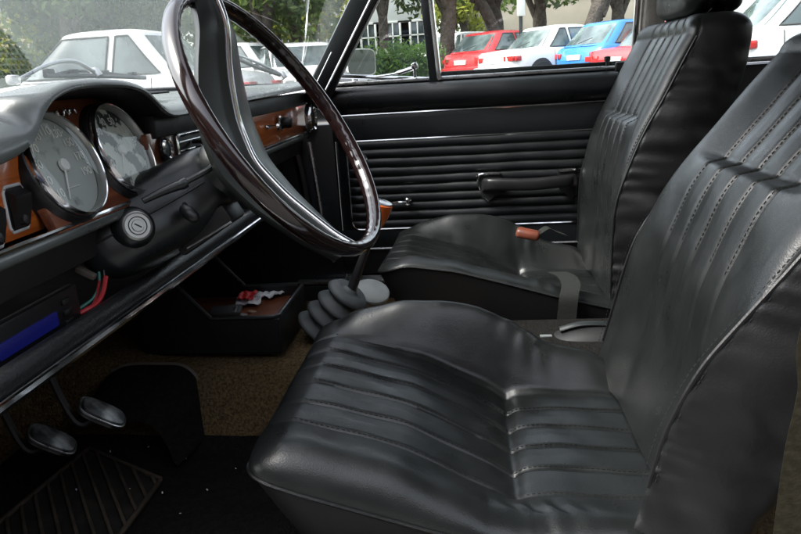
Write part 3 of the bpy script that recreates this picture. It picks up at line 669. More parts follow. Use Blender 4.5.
# gauges
def gauge(cx_, cz_, face, numerals, r=.0625, needle_deg=215, extra=None, step=27.0, start=-135.0):
    c = np.array([cx_, FY+.016, cz_]); ax = unit([0, -1, .36]); up = unit(np.array([0, 0, 1.])-ax*ax[2]); rt = np.cross(up, ax)*-1
    rt = unit(np.cross(ax, up))*-1
    # seen from the seat, the dial's right is +x
    rt = np.array([1., 0, 0])
    b = MB(); b.lathe([(r*1.0, -.004), (r*1.02, .006), (r*1.015, .0115), (r*.990, .0135), (r*.972, .0125)], c, ax, 56)
    o = b.build('gauge', M['chrome'], dash)
    wl_ = MB(); wl_.lathe([(r*.973, .0124), (r*.945, .0085), (r*.930, .002)], c, ax, 48); wl_.build('gauge_well', M['lockface'], o)
    k = MB(); k.lathe([(r*1.09, -.022), (r*1.10, -.004), (r*1.06, .004), (r*1.0, .003)], c, ax, 48); k.build('gauge_shell', M['black'], o)
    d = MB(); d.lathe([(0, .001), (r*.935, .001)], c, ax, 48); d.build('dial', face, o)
    n = MB(); 
    for i, body_ in enumerate(numerals):
        a = math.radians(start+i*step); p = c+ax*.0022+rt*math.sin(a)*r*.67+up*math.cos(a)*r*.67
        v, f = text_data(body_, .0145); n.add(p+v[:, :1]*rt+v[:, 1:2]*up+v[:, 2:3]*ax, f)
    for i in range((len(numerals)-1)*2+1):
        a = math.radians(start+i*step/2); L_ = .10 if i % 2 == 0 else .06
        q = c+ax*.0022+(rt*math.sin(a)+up*math.cos(a))*r*.84; q2 = c+ax*.0022+(rt*math.sin(a)+up*math.cos(a))*r*(.84-L_)
        n.bar(q, q2, .0012, .0005, ax, 0)
    if extra: extra(n, c, ax, rt, up, r)
    n.build('numerals', M['dialpaint'], o, smooth=False)
    a = math.radians(needle_deg); nd = MB(); dv_ = rt*math.sin(a)+up*math.cos(a); sd_ = np.cross(ax, dv_)
    nd.prism([c+ax*.0045-sd_*.0016, c+ax*.0045+dv_*r*.72-sd_*.0004, c+ax*.0045+dv_*r*.72+sd_*.0004, c+ax*.0045+sd_*.0016], ax*.0008)
    nd.lathe([(.008, .003), (.0075, .0065), (.006, .0075), (0, .0076)], c, ax, 24); nd.build('needle', M['dialpaint'], o, angle=30)
    gl = MB(); gl.lathe([(0, .0095), (r*.945, .0088)], c, ax, 48); gl.build('gauge_glass', M['dialglass'], o)
    return o
def odo(n, c, ax, rt, up, r):
    n.bar(c+ax*.0022-rt*.014-up*r*.42, c+ax*.0022+rt*.014-up*r*.42, .0006, .0005, ax, 0)
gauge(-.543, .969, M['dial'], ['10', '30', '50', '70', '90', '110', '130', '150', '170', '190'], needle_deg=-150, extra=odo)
def arc(n, c, ax, rt, up, r):
    for i in range(26):
        a0, a1 = math.radians(-20+i*5), math.radians(-20+i*5+5.2); f = lambda a: c+ax*.0022+(rt*math.sin(a)+up*math.cos(a))*r*.46
        n.bar(f(a0), f(a1), .0009, .0005, ax, 0)
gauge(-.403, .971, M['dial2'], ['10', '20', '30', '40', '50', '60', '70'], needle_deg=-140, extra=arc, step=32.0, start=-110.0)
# chrome script on the wood between the gauges: an unreadable scrawl
sc = MB(); p0 = np.array([-.500, FYL+.0165, 1.026]); q = []
for k in np.linspace(0, 1, 90): q.append(p0+np.array([.046*k+.004*math.sin(22*k), 0, .0042*math.sin(38*k)*(1-.3*k)+.002*k]))
sc.tube(q, .0011, 6); sc.build('script_badge', M['chrome'], dash)
# two rocker switches
def rocker(px, py, tip=1):
    FY = FYL-.001
    c = P(px, py, y=FY+.002); fr = MB(); w_, h_ = .016, .0235
    pts = [(c[0]+sx*w_, FY+.001, c[2]+sz*h_) for sx, sz in ((-1, -1), (1, -1), (1, 1), (-1, 1))]
    full = []
    for i in range(4):
        a, b = np.array(pts[i]), np.array(pts[(i+1) % 4]); full += [a*.88+b*.12, a*.5+b*.5, a*.12+b*.88]
    fr.tube(full, .0022, 6, closed=True); o = fr.build('switch', M['white'], dash)
    bx = MB(); bx.box((c[0], FY+.001, c[2]), (w_*1.9, .004, h_*1.9), .001); bx.build('switch_well', M['dash_dark'], o)
    rk = MB(); rk.prism([(c[0]-.013, FY-.001, c[2]+.020), (c[0]-.013, FY-.011, c[2]+.014), (c[0]-.013, FY-.009, c[2]-.001), (c[0]-.013, FY-.007, c[2]-.006), (c[0]-.013, FY-.003, c[2]-.020)], (.026, 0, 0))
    rk.lathe([(.0, .006), (.005, .005), (.006, 0)], (c[0], FY-.0035, c[2]-.013), (0, -1, .2), 16); rk.build('rocker', M['black'], o, angle=30)
rocker(15, 208); rocker(-12, 226)
# small round instrument between gauge and column, heater slots
c = P(164.5, 149, y=FY); sg = MB(); sg.lathe([(.015, 0), (.0165, .005), (.014, .008), (.0115, .006)], c, (0, -1, .05), 28); o = sg.build('warning_lamp', M['chrome'], dash)
MB().lathe([(0, .005), (.012, .004)], c, (0, -1, .05), 24).build('lamp_lens', M['shroud'], o)
MB().lathe([(.0165, -.001), (.0195, .002), (.0165, .004)], c, (0, -1, .05), 28).build('lamp_ring', M['rim'], o)
hx0, hx1 = P(178, 140, y=FY)[0], P(232, 128, y=FY)[0]
hf = MB(); zc = .950
fp = [(hx0, zc-.026), (hx1, zc-.026), (hx1, zc+.026), (hx0, zc+.026)]; full = []
for i in range(4):
    a, b = np.array(fp[i]), np.array(fp[(i+1) % 4]); full += [a*.96+b*.04, a*.5+b*.5, a*.04+b*.96]
hf.tube([(a, FY+.003, b) for a, b in full], .004, 6, closed=True); o = hf.build('heater_panel', M['chrome'], dash)
sl = MB()
for k in range(3): sl.box(((hx0+hx1)/2, FY+.004, zc-.014+.014*k), (hx1-hx0-.02, .004, .003), .001)
sl.build('heater_slot', M['alu'], o)
for k in range(2):
    kb = MB(); kb.lathe([(.003, 0), (.003, .016), (.008, .018), (.009, .028), (.006, .032), (0, .0325)], (hx0+.03+.03*k, FY+.002, zc-.002+.012*k), (0, -1, 0), 16); kb.build('heater_knob', M['black'], o)
# chrome knob, small pull and round chrome ring on the passenger's wood
c = P(279, 123, y=FY); kn = MB(); kn.lathe([(.016, 0), (.016, .006), (.013, .009), (.013, .026), (.010, .031), (0, .032)], c, (0, -1, 0), 24); o = kn.build('dash_knob', M['black'], dash)
MB().lathe([(.0165, .002), (.0185, .005), (.0165, .008)], c, (0, -1, 0), 24).build('knob_ring', M['chrome'], o)
c = P(267, 127, y=FY); kn = MB(); kn.lathe([(.006, 0), (.004, .006), (.004, .02), (.007, .024), (.005, .030), (0, .031)], c, (0, -1, 0), 16); kn.build('pull_knob', M['chrome'], dash)
c = P(310, 118, y=FY-.01); ck = MB(); ck.lathe([(.040, -.006), (.041, .004), (.038, .012), (.031, .014), (.026, .008)], c, (0, -1, 0), 36); o = ck.build('vent_ring', M['chrome'], dash)
MB().lathe([(0, .004), (.015, .006), (.027, .006)], c, (0, -1, 0), 28).build('vent_core', M['dash_dark'], o)
# mesh panel let into the top pad beside the hood
gm = MB(); g0 = np.array([-.255, .60, 1.0415])
for i in range(24): gm.box(g0+[0, -.11+.0075*i, .0006-.012*(i/24-.5)*-.0], (.15, .0030, .004), .001)
for i in range(16): gm.box(g0+[-.072+.0096*i, -.025, .0], (.0026, .18, .003), .001)
gm.build('speaker_grille', M['shroud'], dash)
# glovebox opening: shelf, back and things inside
MB().box((.40, FY+.10, .80), (.58, .012, .12), .003).build('glove_back', M['dash_dark'], dash)
# parcel shelf: padded front bar with chrome lower edge
SY = .465
sb = MB(); prof = []
for th in np.linspace(0, 2*PI, 20, endpoint=False): prof.append((.013*math.cos(th)*1.0, .0145*math.sin(th)))
sx0, sx1 = -.80, .22
sz = lambda x: .762+.0*x
sb.grid(np.array([[(x, SY+a, sz(x)+.0175+b) for a, b in prof] for x in np.linspace(sx0, sx1, 40)]), closed_v=True); bar_ = sb.build('shelf_bar', M['pebble'], dash)
ce = MB(); ce.tube([(x, SY-.0140, sz(x)+.0040) for x in np.linspace(sx0, sx1, 20)], .0058, 8); ce.build('shelf_chrome', M['chrome'], bar_)
MB().box(((sx0+sx1)/2, SY+.15, .765), (sx1-sx0, .30, .010), .003).build('parcel_shelf', M['dash_dark'], dash)

# ------------------------------------------------------------------ steering wheel and column
WC = np.array([-.34, .256, .990]); WR = .2004
WN = unit([.1131, .85, -.5145])                                           # from the driver to the dash
WX = unit(np.cross(WN, [0, 0, 1.])); WX = WX if WX[0] > 0 else -WX
WU = np.cross(WX, WN); WU = WU if WU[2] > 0 else -WU                       # up along the wheel's plane
wheel = empty('steering_wheel', tuple(WC), 'glossy dark brown steering wheel with wide grey spoke and chrome horn ring', 'steering wheel')
mb = MB(); th = np.linspace(0, 2*PI, 216, endpoint=False); rings = []
for a in th:
    rad = WX*math.sin(a)+WU*math.cos(a); grip = .0009*abs(math.sin(a*30))
    ring = []
    for b in np.linspace(0, 2*PI, 18, endpoint=False):
        inner = max(0, -math.cos(b)); rr = .0114-grip*inner*1.6
        ring.append(WC+rad*(WR+rr*.86*math.cos(b))+WN*(rr*1.12*math.sin(b)))
    rings.append(ring)
mb.grid(np.array(rings), closed_u=True, closed_v=True); mb.build('rim', M['rim'], wheel, angle=60)
dish = curve([(-1.0,.026),(-.837,.045),(-.4,.0745),(-.074,.086),(.213,.0725),(.451,.0485),(.63,.0255),(.773,.003),(1.0,-.008)], .06)
def spoke_half(s_): return .034+.046*(1-abs(s_)**1.8)
g = []; chr_ = []; low = []
for s_ in np.linspace(-.975, .975, 90):
    ctr = WC+WU*s_*WR+WN*dish(s_); hw = spoke_half(s_); row = []
    for k in np.linspace(-1, 1, 33):
        h = .009*(1-abs(k)**2.4)+.005*math.exp(-(k/.16)**2)
        row.append(ctr+WX*hw*k-WN*h)
    row += [ctr+WX*hw*.96+WN*.010, ctr+WX*hw*.6+WN*.018, ctr-WX*hw*.6+WN*.018, ctr-WX*hw*.96+WN*.010]
    g.append(row); chr_.append(ctr-WN*.0140+WX*.000)
MB().grid(np.array(g), closed_v=True).build('spoke', M['spoke'], wheel, angle=60)
mb = MB(); q = np.array(chr_); mb.tube(q, np.linspace(.0058, .0058, len(q)), 10); mb.build('horn_ring', M['chrome'], wheel)
mb = MB(); mb.lathe([(.030, .085), (.040, .10), (.045, .112), (.045, .135)], WC, WN, 32); mb.build('hub', M['spoke'], wheel)

column = empty('steering_column', tuple(WC+WN*.20), 'grey black steering column shroud with round ignition lock', 'steering column')
AX = WN; ux = WX; uu = WU
def crossring(d, w_, top, bot, sq=.55, dx=0.0):
    c = WC+AX*d+ux*dx; out = []
    for t in np.linspace(0, 2*PI, 40, endpoint=False):
        cc, ss_ = math.cos(t), math.sin(t); cc = math.copysign(abs(cc)**sq, cc); ss_ = math.copysign(abs(ss_)**sq, ss_)
        out.append(c+ux*w_*cc+uu*(top if ss_ > 0 else bot)*ss_)
    return out
SHR = [(.118, .034, .034, .030, 0), (.122, .043, .045, .040, 0), (.15, .054, .052, .052, -.008), (.185, .074, .056, .058, -.024), (.215, .096, .057, .060, -.042), (.245, .110, .055, .062, -.056), (.275, .112, .050, .060, -.058), (.292, .100, .038, .050, -.056), (.300, .05, .02, .03, -.05)]
_f = [curve([(q[0], q[k]) for q in SHR], .004) for k in (1, 2, 3, 4)]
mb = MB(); mb.grid(np.array([crossring(d, float(_f[0](d)), float(_f[1](d)), float(_f[2](d)), .66, float(_f[3](d))) for d in np.concatenate([[.118, .120, .122], np.linspace(.126, .29, 26), [.294, .298, .300]])]), closed_v=True)
mb.f.append(tuple(range(40)))
sh = mb.build('shroud', M['shroud'], column, angle=60)
mb = MB(); ln = [WC+AX*d+ux*(float(_f[3](d))-float(_f[0](d))-.0006)+uu*-.004 for d in (.13, .15, .17, .19, .21, .23, .25, .27, .285)]; mb.tube(spline(ln, 20), .0016, 6); mb.build('shroud_seam', M['dash_dark'], sh)
# ignition lock boss on the near side
ic = P(137, 226, x=-.452); inn = unit([-.66, -.70, .28])
mb = MB(); mb.lathe([(.034, -.055), (.031, -.020), (.026, -.006), (.0215, .000), (.0195, .001)], ic, inn, 32); mb.build('lock_boss', M['shroud'], column)
mb = MB(); mb.lathe([(.0195, -.004), (.0195, .003), (.0175, .0045), (.0165, .0030), (0, .0030)], ic, inn, 36); lk = mb.build('ignition_lock', M['lockface'], column, angle=30)
a_ = unit(np.cross(inn, [0, 0, 1])); b_ = np.cross(a_, inn)
mb = MB(); mb.lathe([(0, .0046), (.0075, .0046), (.0082, .0034), (.0082, .0028)], ic, inn, 24); mb.build('lock_barrel', M['lockface'], lk, angle=30)
mb = MB(); mb.bar(ic+inn*.0048-a_*.004-b_*.003, ic+inn*.0048+a_*.004+b_*.003, .0016, .001, inn, 0)
mb.tube([ic+inn*.0036+(a_*math.cos(t)+b_*math.sin(t))*.0118 for t in np.linspace(0, 2*PI, 30)], .0006, 5); mb.build('key_slot', M['dash_dark'], lk, smooth=False)
# stalks
pa, pb, pc = P(208, 170, x=-.400), P(182, 184, x=-.435), P(143, 201, x=-.468)
mb = MB(); mb.tube(spline([P(214, 164, x=-.365), pa, pb], 14), .0042, 8); mb.tube(spline([pb, (pb+pc)/2+[0, 0, .001], pc], 16), np.linspace(.0068, .0042, 16), 10); mb.lathe([(0, -.009), (.007, -.006), (.0078, 0), (.006, .007), (0, .009)], pb, pc-pb, 14)
mb.build('indicator_stalk', M['shroud'], column)
q = P(190, 214, x=-.42); mb = MB(); mb.lathe([(0, -.018), (.006, -.014), (.0095, -.003), (.008, .009), (.004, .014), (0, .015)], q, unit([-.2, -.75, -.6]), 18); mb.tube([q, q+[.03, .02, .01]], .004, 8); mb.build('column_knob', M['black'], column)
mb = MB(); a, b = P(187, 248, x=-.37), P(231, 222, x=-.37); mb.box((a+b)/2+[.03, .01, .006], (.06, np.linalg.norm(b-a)*1.25, .03), .006, np.array(Matrix.Rotation(math.radians(-31), 3, 'X'))); mb.build('lower_cover', M['dash_dark'], column)
mb = MB(); mb.tube([a, b], .0016, 6); mb.build('cover_trim', M['alu'], column)

# ------------------------------------------------------------------ radio and its cables
rc = np.array([-.622, .50, .796]); radio = empty('radio', tuple(rc), 'black car radio with blue display lying on the parcel shelf', 'radio')
rot_r = np.array(Matrix.Rotation(math.radians(-4), 3, 'X'))
mb = MB(); mb.box(rc+[0, .075, 0], (.185, .15, .054), .004); mb.build('radio_case', M['dash_dark'], radio)
mb = MB(); mb.box(rc+[0, -.004, -.001], (.188, .014, .058), .004); fc = mb.build('radio_face', M['black'], radio)
mb = MB(); mb.box(rc+[-.012, -.012, .001], (.105, .004, .017), .001); mb.build('radio_display', M['display'], fc)
mb = MB()
for k in range(6): mb.box(rc+[-.06+.021*k, -.0125, -.021], (.014, .005, .006), .0015)
for k in range(3): mb.box(rc+[.062, -.0125, .015-.013*k], (.016, .005, .007), .0015)
mb.build('radio_buttons', M['dash_dark'], fc)
def cable(name, pts, r, m, label):
    o = MB().tube(spline(pts, 40), r*.75, 8).build(name, m, None); return tag(o, label, 'cable', 'loose cables behind the radio')
cz = [P(106, 276, x=-0.485), P(103, 292, x=-0.495), P(97, 303, x=-0.510), P(86, 310, x=-0.525), P(74, 316, x=-0.535)]
cable('cable', cz, .0042, M['wire_red'], 'thick red cable hanging from the column down to the radio')
cable('cable', [p+[0, .01, -.006] for p in cz], .0022, M['wire_red'], 'thin red cable running just under the thick red one')
cg = [P(99, 272, x=-0.475), P(99, 285, x=-0.485), P(94, 297, x=-0.495), P(85, 305, x=-0.505), P(74, 312, x=-0.515)]
cable('cable', cg, .0028, M['wire_green'], 'green cable curving down beside the red one')
cable('cable', [p+[.006, -.004, .004] for p in cg], .0022, M['wire_black'], 'black cable lying against the green one')
cable('cable', [P(28, 296, x=-.56), P(50, 298, x=-0.545), P(64, 296, x=-0.540), P(69, 290, x=-0.535), P(60, 287, x=-0.530)], .0016, M['wire_tan'], 'thin tan cable looping above the radio case')
o = MB().box(P(86, 273, x=-.50), (.010, .026, .008), .002, np.array(Matrix.Rotation(.5, 3, 'X'))).build('cable_connector', M['bracket'], None); tag(o, 'small cream cable connector dangling under the ignition lock', 'connector')

# ------------------------------------------------------------------ carpets, mats, pedals
g = []
def tunnel_z(x, y):
    if y < -.02: return .404
    k = max(0.0, 1-((x-.0)/.235)**2); base = .404
    return base+(.135+.06*float(sstep(.45, 1.0, y)))*float(sstep(0, .75, k))
for y in np.linspace(-.5, 1.0, 100):
    row = []
    for x in np.linspace(-.64, .64, 150):
        row.append((x, y, tunnel_z(x, y)+.0015*math.sin(37*x+11*y)*math.sin(29*y)+.16*float(sstep(.80, 1.0, y))*1.0))
    g.append(row)
cp = MB().grid(np.array(g)).build('floor_carpet', M['carpet'], None); tag(cp, 'worn brown tan carpet over the floor and transmission hump', 'carpet')
# dark floor mat in the driver's footwell and a ribbed rubber mat on it
g = []
for y in np.linspace(.12, .84, 60):
    g.append([(x, y, tunnel_z(x, y)+.008+.16*float(sstep(.80, 1.0, y))+.001*math.sin(50*x)*math.sin(40*y)) for x in np.linspace(-.62, -.212, 50)])
dm_ = MB().grid(np.array(g)); dmo = dm_.build('floor_mat', M['carpet_dark'], None); tag(dmo, 'dark charcoal carpet mat in the driver footwell', 'floor mat')
zt = .4165; poly = np.array([(-.235, .715), (-.335, .530), (-.63, .530), (-.63, .760)])
ro = empty('rubber_mat', (-.45, .63, .41), 'black rubber heel mat with worn diagonal ribs under the pedals', 'floor mat')
rm = MB(); rm.prism([(x, y, zt-.003) for x, y in poly], (0, 0, .006)); rm.build('mat_sheet', M['mat_rubber'], ro, smooth=False)
def clip(p, d):
    t0, t1 = -9, 9
    for k in range(4):
        a, b = poly[k], poly[(k+1) % 4]; n_ = np.array([-(b-a)[1], (b-a)[0]]); c_ = poly.mean(0); n_ = n_ if n_.dot(c_-a) > 0 else -n_
        den, num = n_.dot(d), n_.dot(a-p)
        if abs(den) < 1e-9: continue
        if den > 0: t0 = max(t0, num/den)
        else: t1 = min(t1, num/den)
    return (p+d*(t0+.006), p+d*(t1-.006)) if t1-t0 > .03 else None
rr = MB(); rd = unit([-.235, -.180]); rn = np.array([-rd[1], rd[0]])
for k in range(-16, 16):
    e = clip(np.array([-.40, .63])+rn*k*.0215, rd)
    if e is not None: rr.bar((*e[0], zt+.005), (*e[1], zt+.005), .0055, .005, (0, 0, 1), .0015)
for k in range(4):
    a, b = poly[k], poly[(k+1) % 4]; rr.bar((*(a*.995+b*.005), zt+.005), (*(a*.005+b*.995), zt+.005), .007, .006, (0, 0, 1), .0015)
rr.build('rib', M['mat_rib'], ro)
# second, loose mat folded up against the hump
def surf(pts, u_n=30):
    return spline(pts, u_n)
e1 = spline([P(112, 372, x=-.16), P(128, 365, x=-.155), P(160, 364, x=-.15), P(186, 367, x=-.15), P(203, 388, x=-.155), P(216, 428, x=-.17)], 40)
e2 = e1+np.array([-.13, .02, -.05]); e2[:, 2] = np.maximum(e2[:, 2], .425)
fm = MB(); fm.grid(np.array([e1, e1*.75+e2*.25+[0, 0, .004], e1*.4+e2*.6+[0, 0, .0], e2])); fo = empty('footwell_panel', tuple(e1[20]-[0, 0, .1]), 'charcoal carpet trim panel with piped edge curving up the hump', 'carpet panel')
fm.build('panel_carpet', M['carpet_dark'], fo); MB().tube(e1, .0035, 6).build('piped_edge', M['bracket'], fo)
def pedal(px, py, label, yy_):
    c = P(px, py, y=yy_); root = empty('pedal', tuple(c), label, 'pedal', 'foot pedals')
    mb = MB(); n_ = unit([.1, -.72, .69]); r1 = np.array([1., 0, 0]); u1 = np.cross(n_, r1)*-1
    u1 = unit([-.42, .64, .66]); r1 = unit(np.cross(u1, n_)); r1 = r1 if r1[0] > 0 else -r1; g = []
    for sc, d in ((1, -.006), (1.0, .003), (.92, .0065), (.5, .0075), (.02, .0078)):
        ring = []
        for t in np.linspace(0, 2*PI, 36, endpoint=False):
            cc, ss_ = math.cos(t), math.sin(t); cc = math.copysign(abs(cc)**.6, cc); ss_ = math.copysign(abs(ss_)**.6, ss_)
            ring.append(c+r1*cc*.021*sc+u1*ss_*.038*sc+n_*d)
        g.append(ring)
    mb.grid(np.array(g), closed_v=True); mb.build('pedal_pad', M['pedal'], root)
    mb = MB(); mb.tube([c+r1*.0215*math.copysign(abs(math.cos(t))**.6, math.cos(t))+u1*.0385*math.copysign(abs(math.sin(t))**.6, math.sin(t))+n_*.002 for t in np.linspace(0, 2*PI, 40, endpoint=False)], .0018, 6, closed=True); mb.build('pad_edge', M['alu'], root)
    mb = MB(); mb.tube(spline([c-n_*.004, c-n_*.03+u1*.03, c+np.array([0, .10, .16]), c+np.array([0, .17, .32])], 20), .006, 8); mb.build('pedal_arm', M['dash_dark'], root)
pedal(52, 440, 'clutch pedal with pale worn pad and bright edge', .68); pedal(102, 413, 'brake pedal with dark pad and thin bright edge', .60)
lint = MB()
for k in range(26):
    x, y = RNG.uniform(-.60, -.23), RNG.uniform(.14, .72); r_ = RNG.uniform(.0008, .0026); a = RNG.uniform(0, PI)
    lint.bar((x, y, .4225), (x+r_*2*math.cos(a), y+r_*2*math.sin(a), .4235), r_, .0006, (0, 0, 1), 0)
lo = lint.build('lint', M['foil'], None, smooth=False); tag(lo, 'pale lint and crumbs scattered over the dark floor mat', None, None, 'stuff')

# ------------------------------------------------------------------ storage tray and what lies in it
TX0, TX1, TY0, TY1, TZ0, TZ1 = -.112, .100, .368, .640, .548, .620
tray = empty('storage_tray', ((TX0+TX1)/2, .5, TZ0), 'open black storage tray on the carpeted hump under the dashboard', 'tray')
mb = MB(); t = .006
mb.box(((TX0+TX1)/2, (TY0+TY1)/2, TZ0+.004), (TX1-TX0, TY1-TY0, .008), .003)
mb.box(((TX0+TX1)/2, TY0+t/2, (TZ0+TZ1)/2), (TX1-TX0, t, TZ1-TZ0-.002), .002)
for x in (TX0+t/2, TX1-t/2):
    s_ = -1 if x < 0 else 1
    mb.prism([(x-t/2, TY0+.003, TZ0+.001), (x-t/2, TY0+.003, TZ1-.001), (x-t/2, .500, TZ1-.001), (x-t/2, .600, .735), (x-t/2, TY1, .735), (x-t/2, TY1, TZ0+.001)], (t, 0, 0))
mb.box(((TX0+TX1)/2, TY1, .64), (TX1-TX0, t, .19), .002)
mb.build('tray_body', M['tray'], tray, smooth=False)
rimp = [(TX0+.003, .600, .736), (TX0+.003, .500, TZ1+.002), (TX0+.003, TY0+.012, TZ1+.002), (TX0+.012, TY0+.003, TZ1+.002), (TX1-.012, TY0+.003, TZ1+.002), (TX1-.003, TY0+.012, TZ1+.002), (TX1-.003, .500, TZ1+.002), (TX1-.003, .600, .736)]
mb = MB(); mb.tube(rimp, .0048, 8); mb.build('tray_rim', M['shroud'], tray)
MB().box(((TX0+TX1)/2, .50, .5975), (TX1-TX0-.012, .25, .003), .001).build('tray_floor', M['wood_dark'], tray)
def crumple(name, c, sx, sy, amp, m, label, cat, rz=0.0, tilt_=0.0, group=None):
    g = []
    for u in np.linspace(-1, 1, 26):
        row = []
        for v in np.linspace(-1, 1, 26):
            x, y = u*sx, v*sy; z = amp*(math.sin(5*u+3*v)+math.sin(7*v-2*u+1)+.6*math.sin(11*u*v+2))*.22+amp*.6*(1-u*u*.5)+tilt_*x
            row.append((c[0]+x*math.cos(rz)-y*math.sin(rz), c[1]+x*math.sin(rz)+y*math.cos(rz), c[2]+z))
        g.append(row)
    g = np.array(g); mb = MB(); mb.grid(g); mb.grid(g-[0, 0, .0012]); 
    return tag(mb.build(name, m, None, angle=25), label, cat, group)
c0 = P(250, 299, z=.606); crumple('candy_wrapper', c0, .040, .026, .006, M['foil'], 'crumpled white foil wrapper lying in the tray', 'wrapper', .2)
crumple('candy_wrapper', c0+[.000, .004, .008], .028, .017, .005, M['red'], 'red wrapper folded on top of the white foil', 'wrapper', .1)
crumple('candy_wrapper', c0+[.030, -.040, .0], .022, .018, .005, M['foil'], 'blue and white wrapper at the far end of the foil', 'wrapper', -.5)
mb = MB(); q = P(226, 311, z=.6055); ww = empty('wallet', tuple(q-[0, 0, .012]), 'flat dark grey card wallet in the near corner of the tray', 'wallet'); mb.box(q, (.050, .062, .010), .003, np.array(Matrix.Rotation(math.radians(12), 3, 'Z'))); mb.build('wallet_body', M['rubber'], ww)
MB().box(q+[-.006, -.022, .0055], (.034, .006, .002), .0006, np.array(Matrix.Rotation(math.radians(12), 3, 'Z'))).build('wallet_clasp', M['alu'], ww)
for (px, py), lab in (((252, 312), 'copper coin lying alone in the middle of the tray'), ((243, 315), 'small silver coin beside the dark wallet')):
    q = P(px, py, z=.5995); tag(MB().lathe([(0, 0), (.009, 0), (.009, .0018), (0, .0019)], q, (.1, -.2, 1), 20).build('coin', M['coin'] if 'copper' in lab else M['alu'], None), lab, 'coin')

# ------------------------------------------------------------------ gear lever
gl0 = np.array([.0, .285, .545]); gear = empty('gear_lever', tuple(gl0), 'gear lever with amber wood knob rising from a grey rubber bellows', 'gear lever')
bd = unit(P(352, 287, x=.0)-P(318, 333, x=.0))
b0 = P(324, 327, x=.0); 
mb = MB(); prof = []
for i, (r1, hh) in enumerate(((.057, 0), (.054, .031), (.050, .062), (.046, .093))):
    prof += [(r1*.74, hh-.006), (r1*.95, hh-.002), (r1, hh+.003), (r1*.93, hh+.008), (r1*.72, hh+.018)]
prof += [(.020, .106), (.013, .110), (.011, .114), (0, .115)]
mb.lathe(prof, b0-bd*.01, bd, 40); mb.build('gear_boot', M['rubber'], gear, angle=70)
mb = MB(); q = P(372, 291, x=.06); mb.lathe([(0, .004), (.032, .004), (.037, .001), (.038, -.004), (.030, -.008)], q, unit([-.36, -.28, .88]), 36); mb.build('boot_collar', M['palegrey'], gear)
top = P(379, 213, x=.0); base = b0+bd*.100
mb = MB(); mb.tube(spline([base, base*.5+P(366, 250, x=.0)*.5, P(366, 250, x=.0), top], 20), np.linspace(.0105, .0060, 20), 12); mb.build('gear_shaft', M['black'], gear)
kd = unit(P(378, 205, x=.0)-P(370, 240, x=.0))
mb = MB(); mb.lathe([(.007, -.034), (.013, -.026), (.019, -.008), (.0225, .010), (.0235, .018), (.021, .021)], top, kd, 28); kb = mb.build('gear_knob', M['orange'], gear)
MB().lathe([(.0218, .0185), (.0212, .0225), (.017, .0245), (0, .025)], top, kd, 28).build('knob_cap', M['alu'], kb)

# ------------------------------------------------------------------ handbrake cover between the seats
hb = empty('handbrake', (.02, -.22, .52), 'black moulded handbrake cover between the two front seats', 'handbrake')
g = []
for k in np.linspace(0, 1, 24):
    y = -.145-.22*k; h = .052*math.sin(PI*min(1, .12+k*.9))**.6
    g.append([(.015+.045*math.cos(t), y, .492+h*max(0, math.sin(t))**.7) for t in np.linspace(0, PI, 20)])
mb = MB(); mb.grid(np.array(g)); mb.build('handbrake_cover', M['dash_dark'], hb, angle=60)
mb = MB(); mb.tube(spline([(.015, -.165, .537), (.015, -.21, .548), (.015, -.28, .545)], 14), .009, 10, flat=.6); mb.build('cover_grip', M['shroud'], hb)
q = P(546, 336, x=-.09); tag(MB().box(q, (.010, .022, .003), .001).build('belt_tongue', M['palegrey'], None), 'pale plastic sliver of a belt end between the seats', 'belt tongue')
tn = MB(); tn.box((-.015, -.28, .475), (.30, .62, .10), .03); tn.build('tunnel_cover', M['carpet_dark'], body)

# ------------------------------------------------------------------ seat belts
def ribbon(mb, path, width, wdir, t=.0016):
    p = spline(path, 60); wd = np.asarray(wdir, float)
    if wd.ndim == 1: wd = np.repeat(wd[None], len(p), 0)
    else: wd = spline(wd, 60)
    wd = wd/np.linalg.norm(wd, axis=1)[:, None]; tg = np.gradient(p, axis=0); tg /= np.linalg.norm(tg, axis=1)[:, None]; n = np.cross(tg, wd)
    rows = []
    for i in range(len(p)):
        a, b = p[i]-wd[i]*width/2, p[i]+wd[i]*width/2; rows.append([a+n[i]*t/2, (a+b)/2+n[i]*t*.5, b+n[i]*t/2, b-n[i]*t/2, (a+b)/2-n[i]*t*.5, a-n[i]*t/2])
    mb.grid(np.array(rows), closed_v=True); return mb
b1 = empty('seat_belt', (.14, -.20, .50), 'grey webbing belt strap hanging over the inner edge of the passenger cushion', 'seat belt', 'seat belts')
mb = MB(); path = [P(557, 272, x=.25), P(566, 276, x=.20), P(571, 284, x=.150), P(569, 296, x=.118), P(567, 315, x=.112), P(565, 334, x=.112)]
ribbon(mb, path, .040, (.0, 1, .0)); mb.build('belt_webbing', M['belt_grey'], b1)
b2 = empty('belt_buckle', tuple(P(530, 236, x=.40)), 'terracotta belt buckle lying on the rear of the passenger cushion', 'belt buckle')
q = P(528, 234, x=.42); mb = MB(); mb.box(q+[0, -.030, -.001], (.030, .006, .014), .003, np.array(Matrix.Rotation(math.radians(12), 3, 'X'))); mb.build('buckle_socket', M['black'], b2); mb = MB(); mb.box(q, (.040, .060, .024), .009, np.array(Matrix.Rotation(math.radians(12), 3, 'X')) @ np.array(Matrix.Rotation(math.radians(-8), 3, 'Z')), seg=3); mb.build('buckle_body', M['redbelt'], b2)
mb = MB(); ribbon(mb, [q+[0, -.026, .002], q+[.01, -.05, .012], q+[.03, -.07, -.002], q+[.05, -.10, -.018]], .034, (1, .2, 0)); mb.build('belt_webbing', M['belt_grey'], b2)
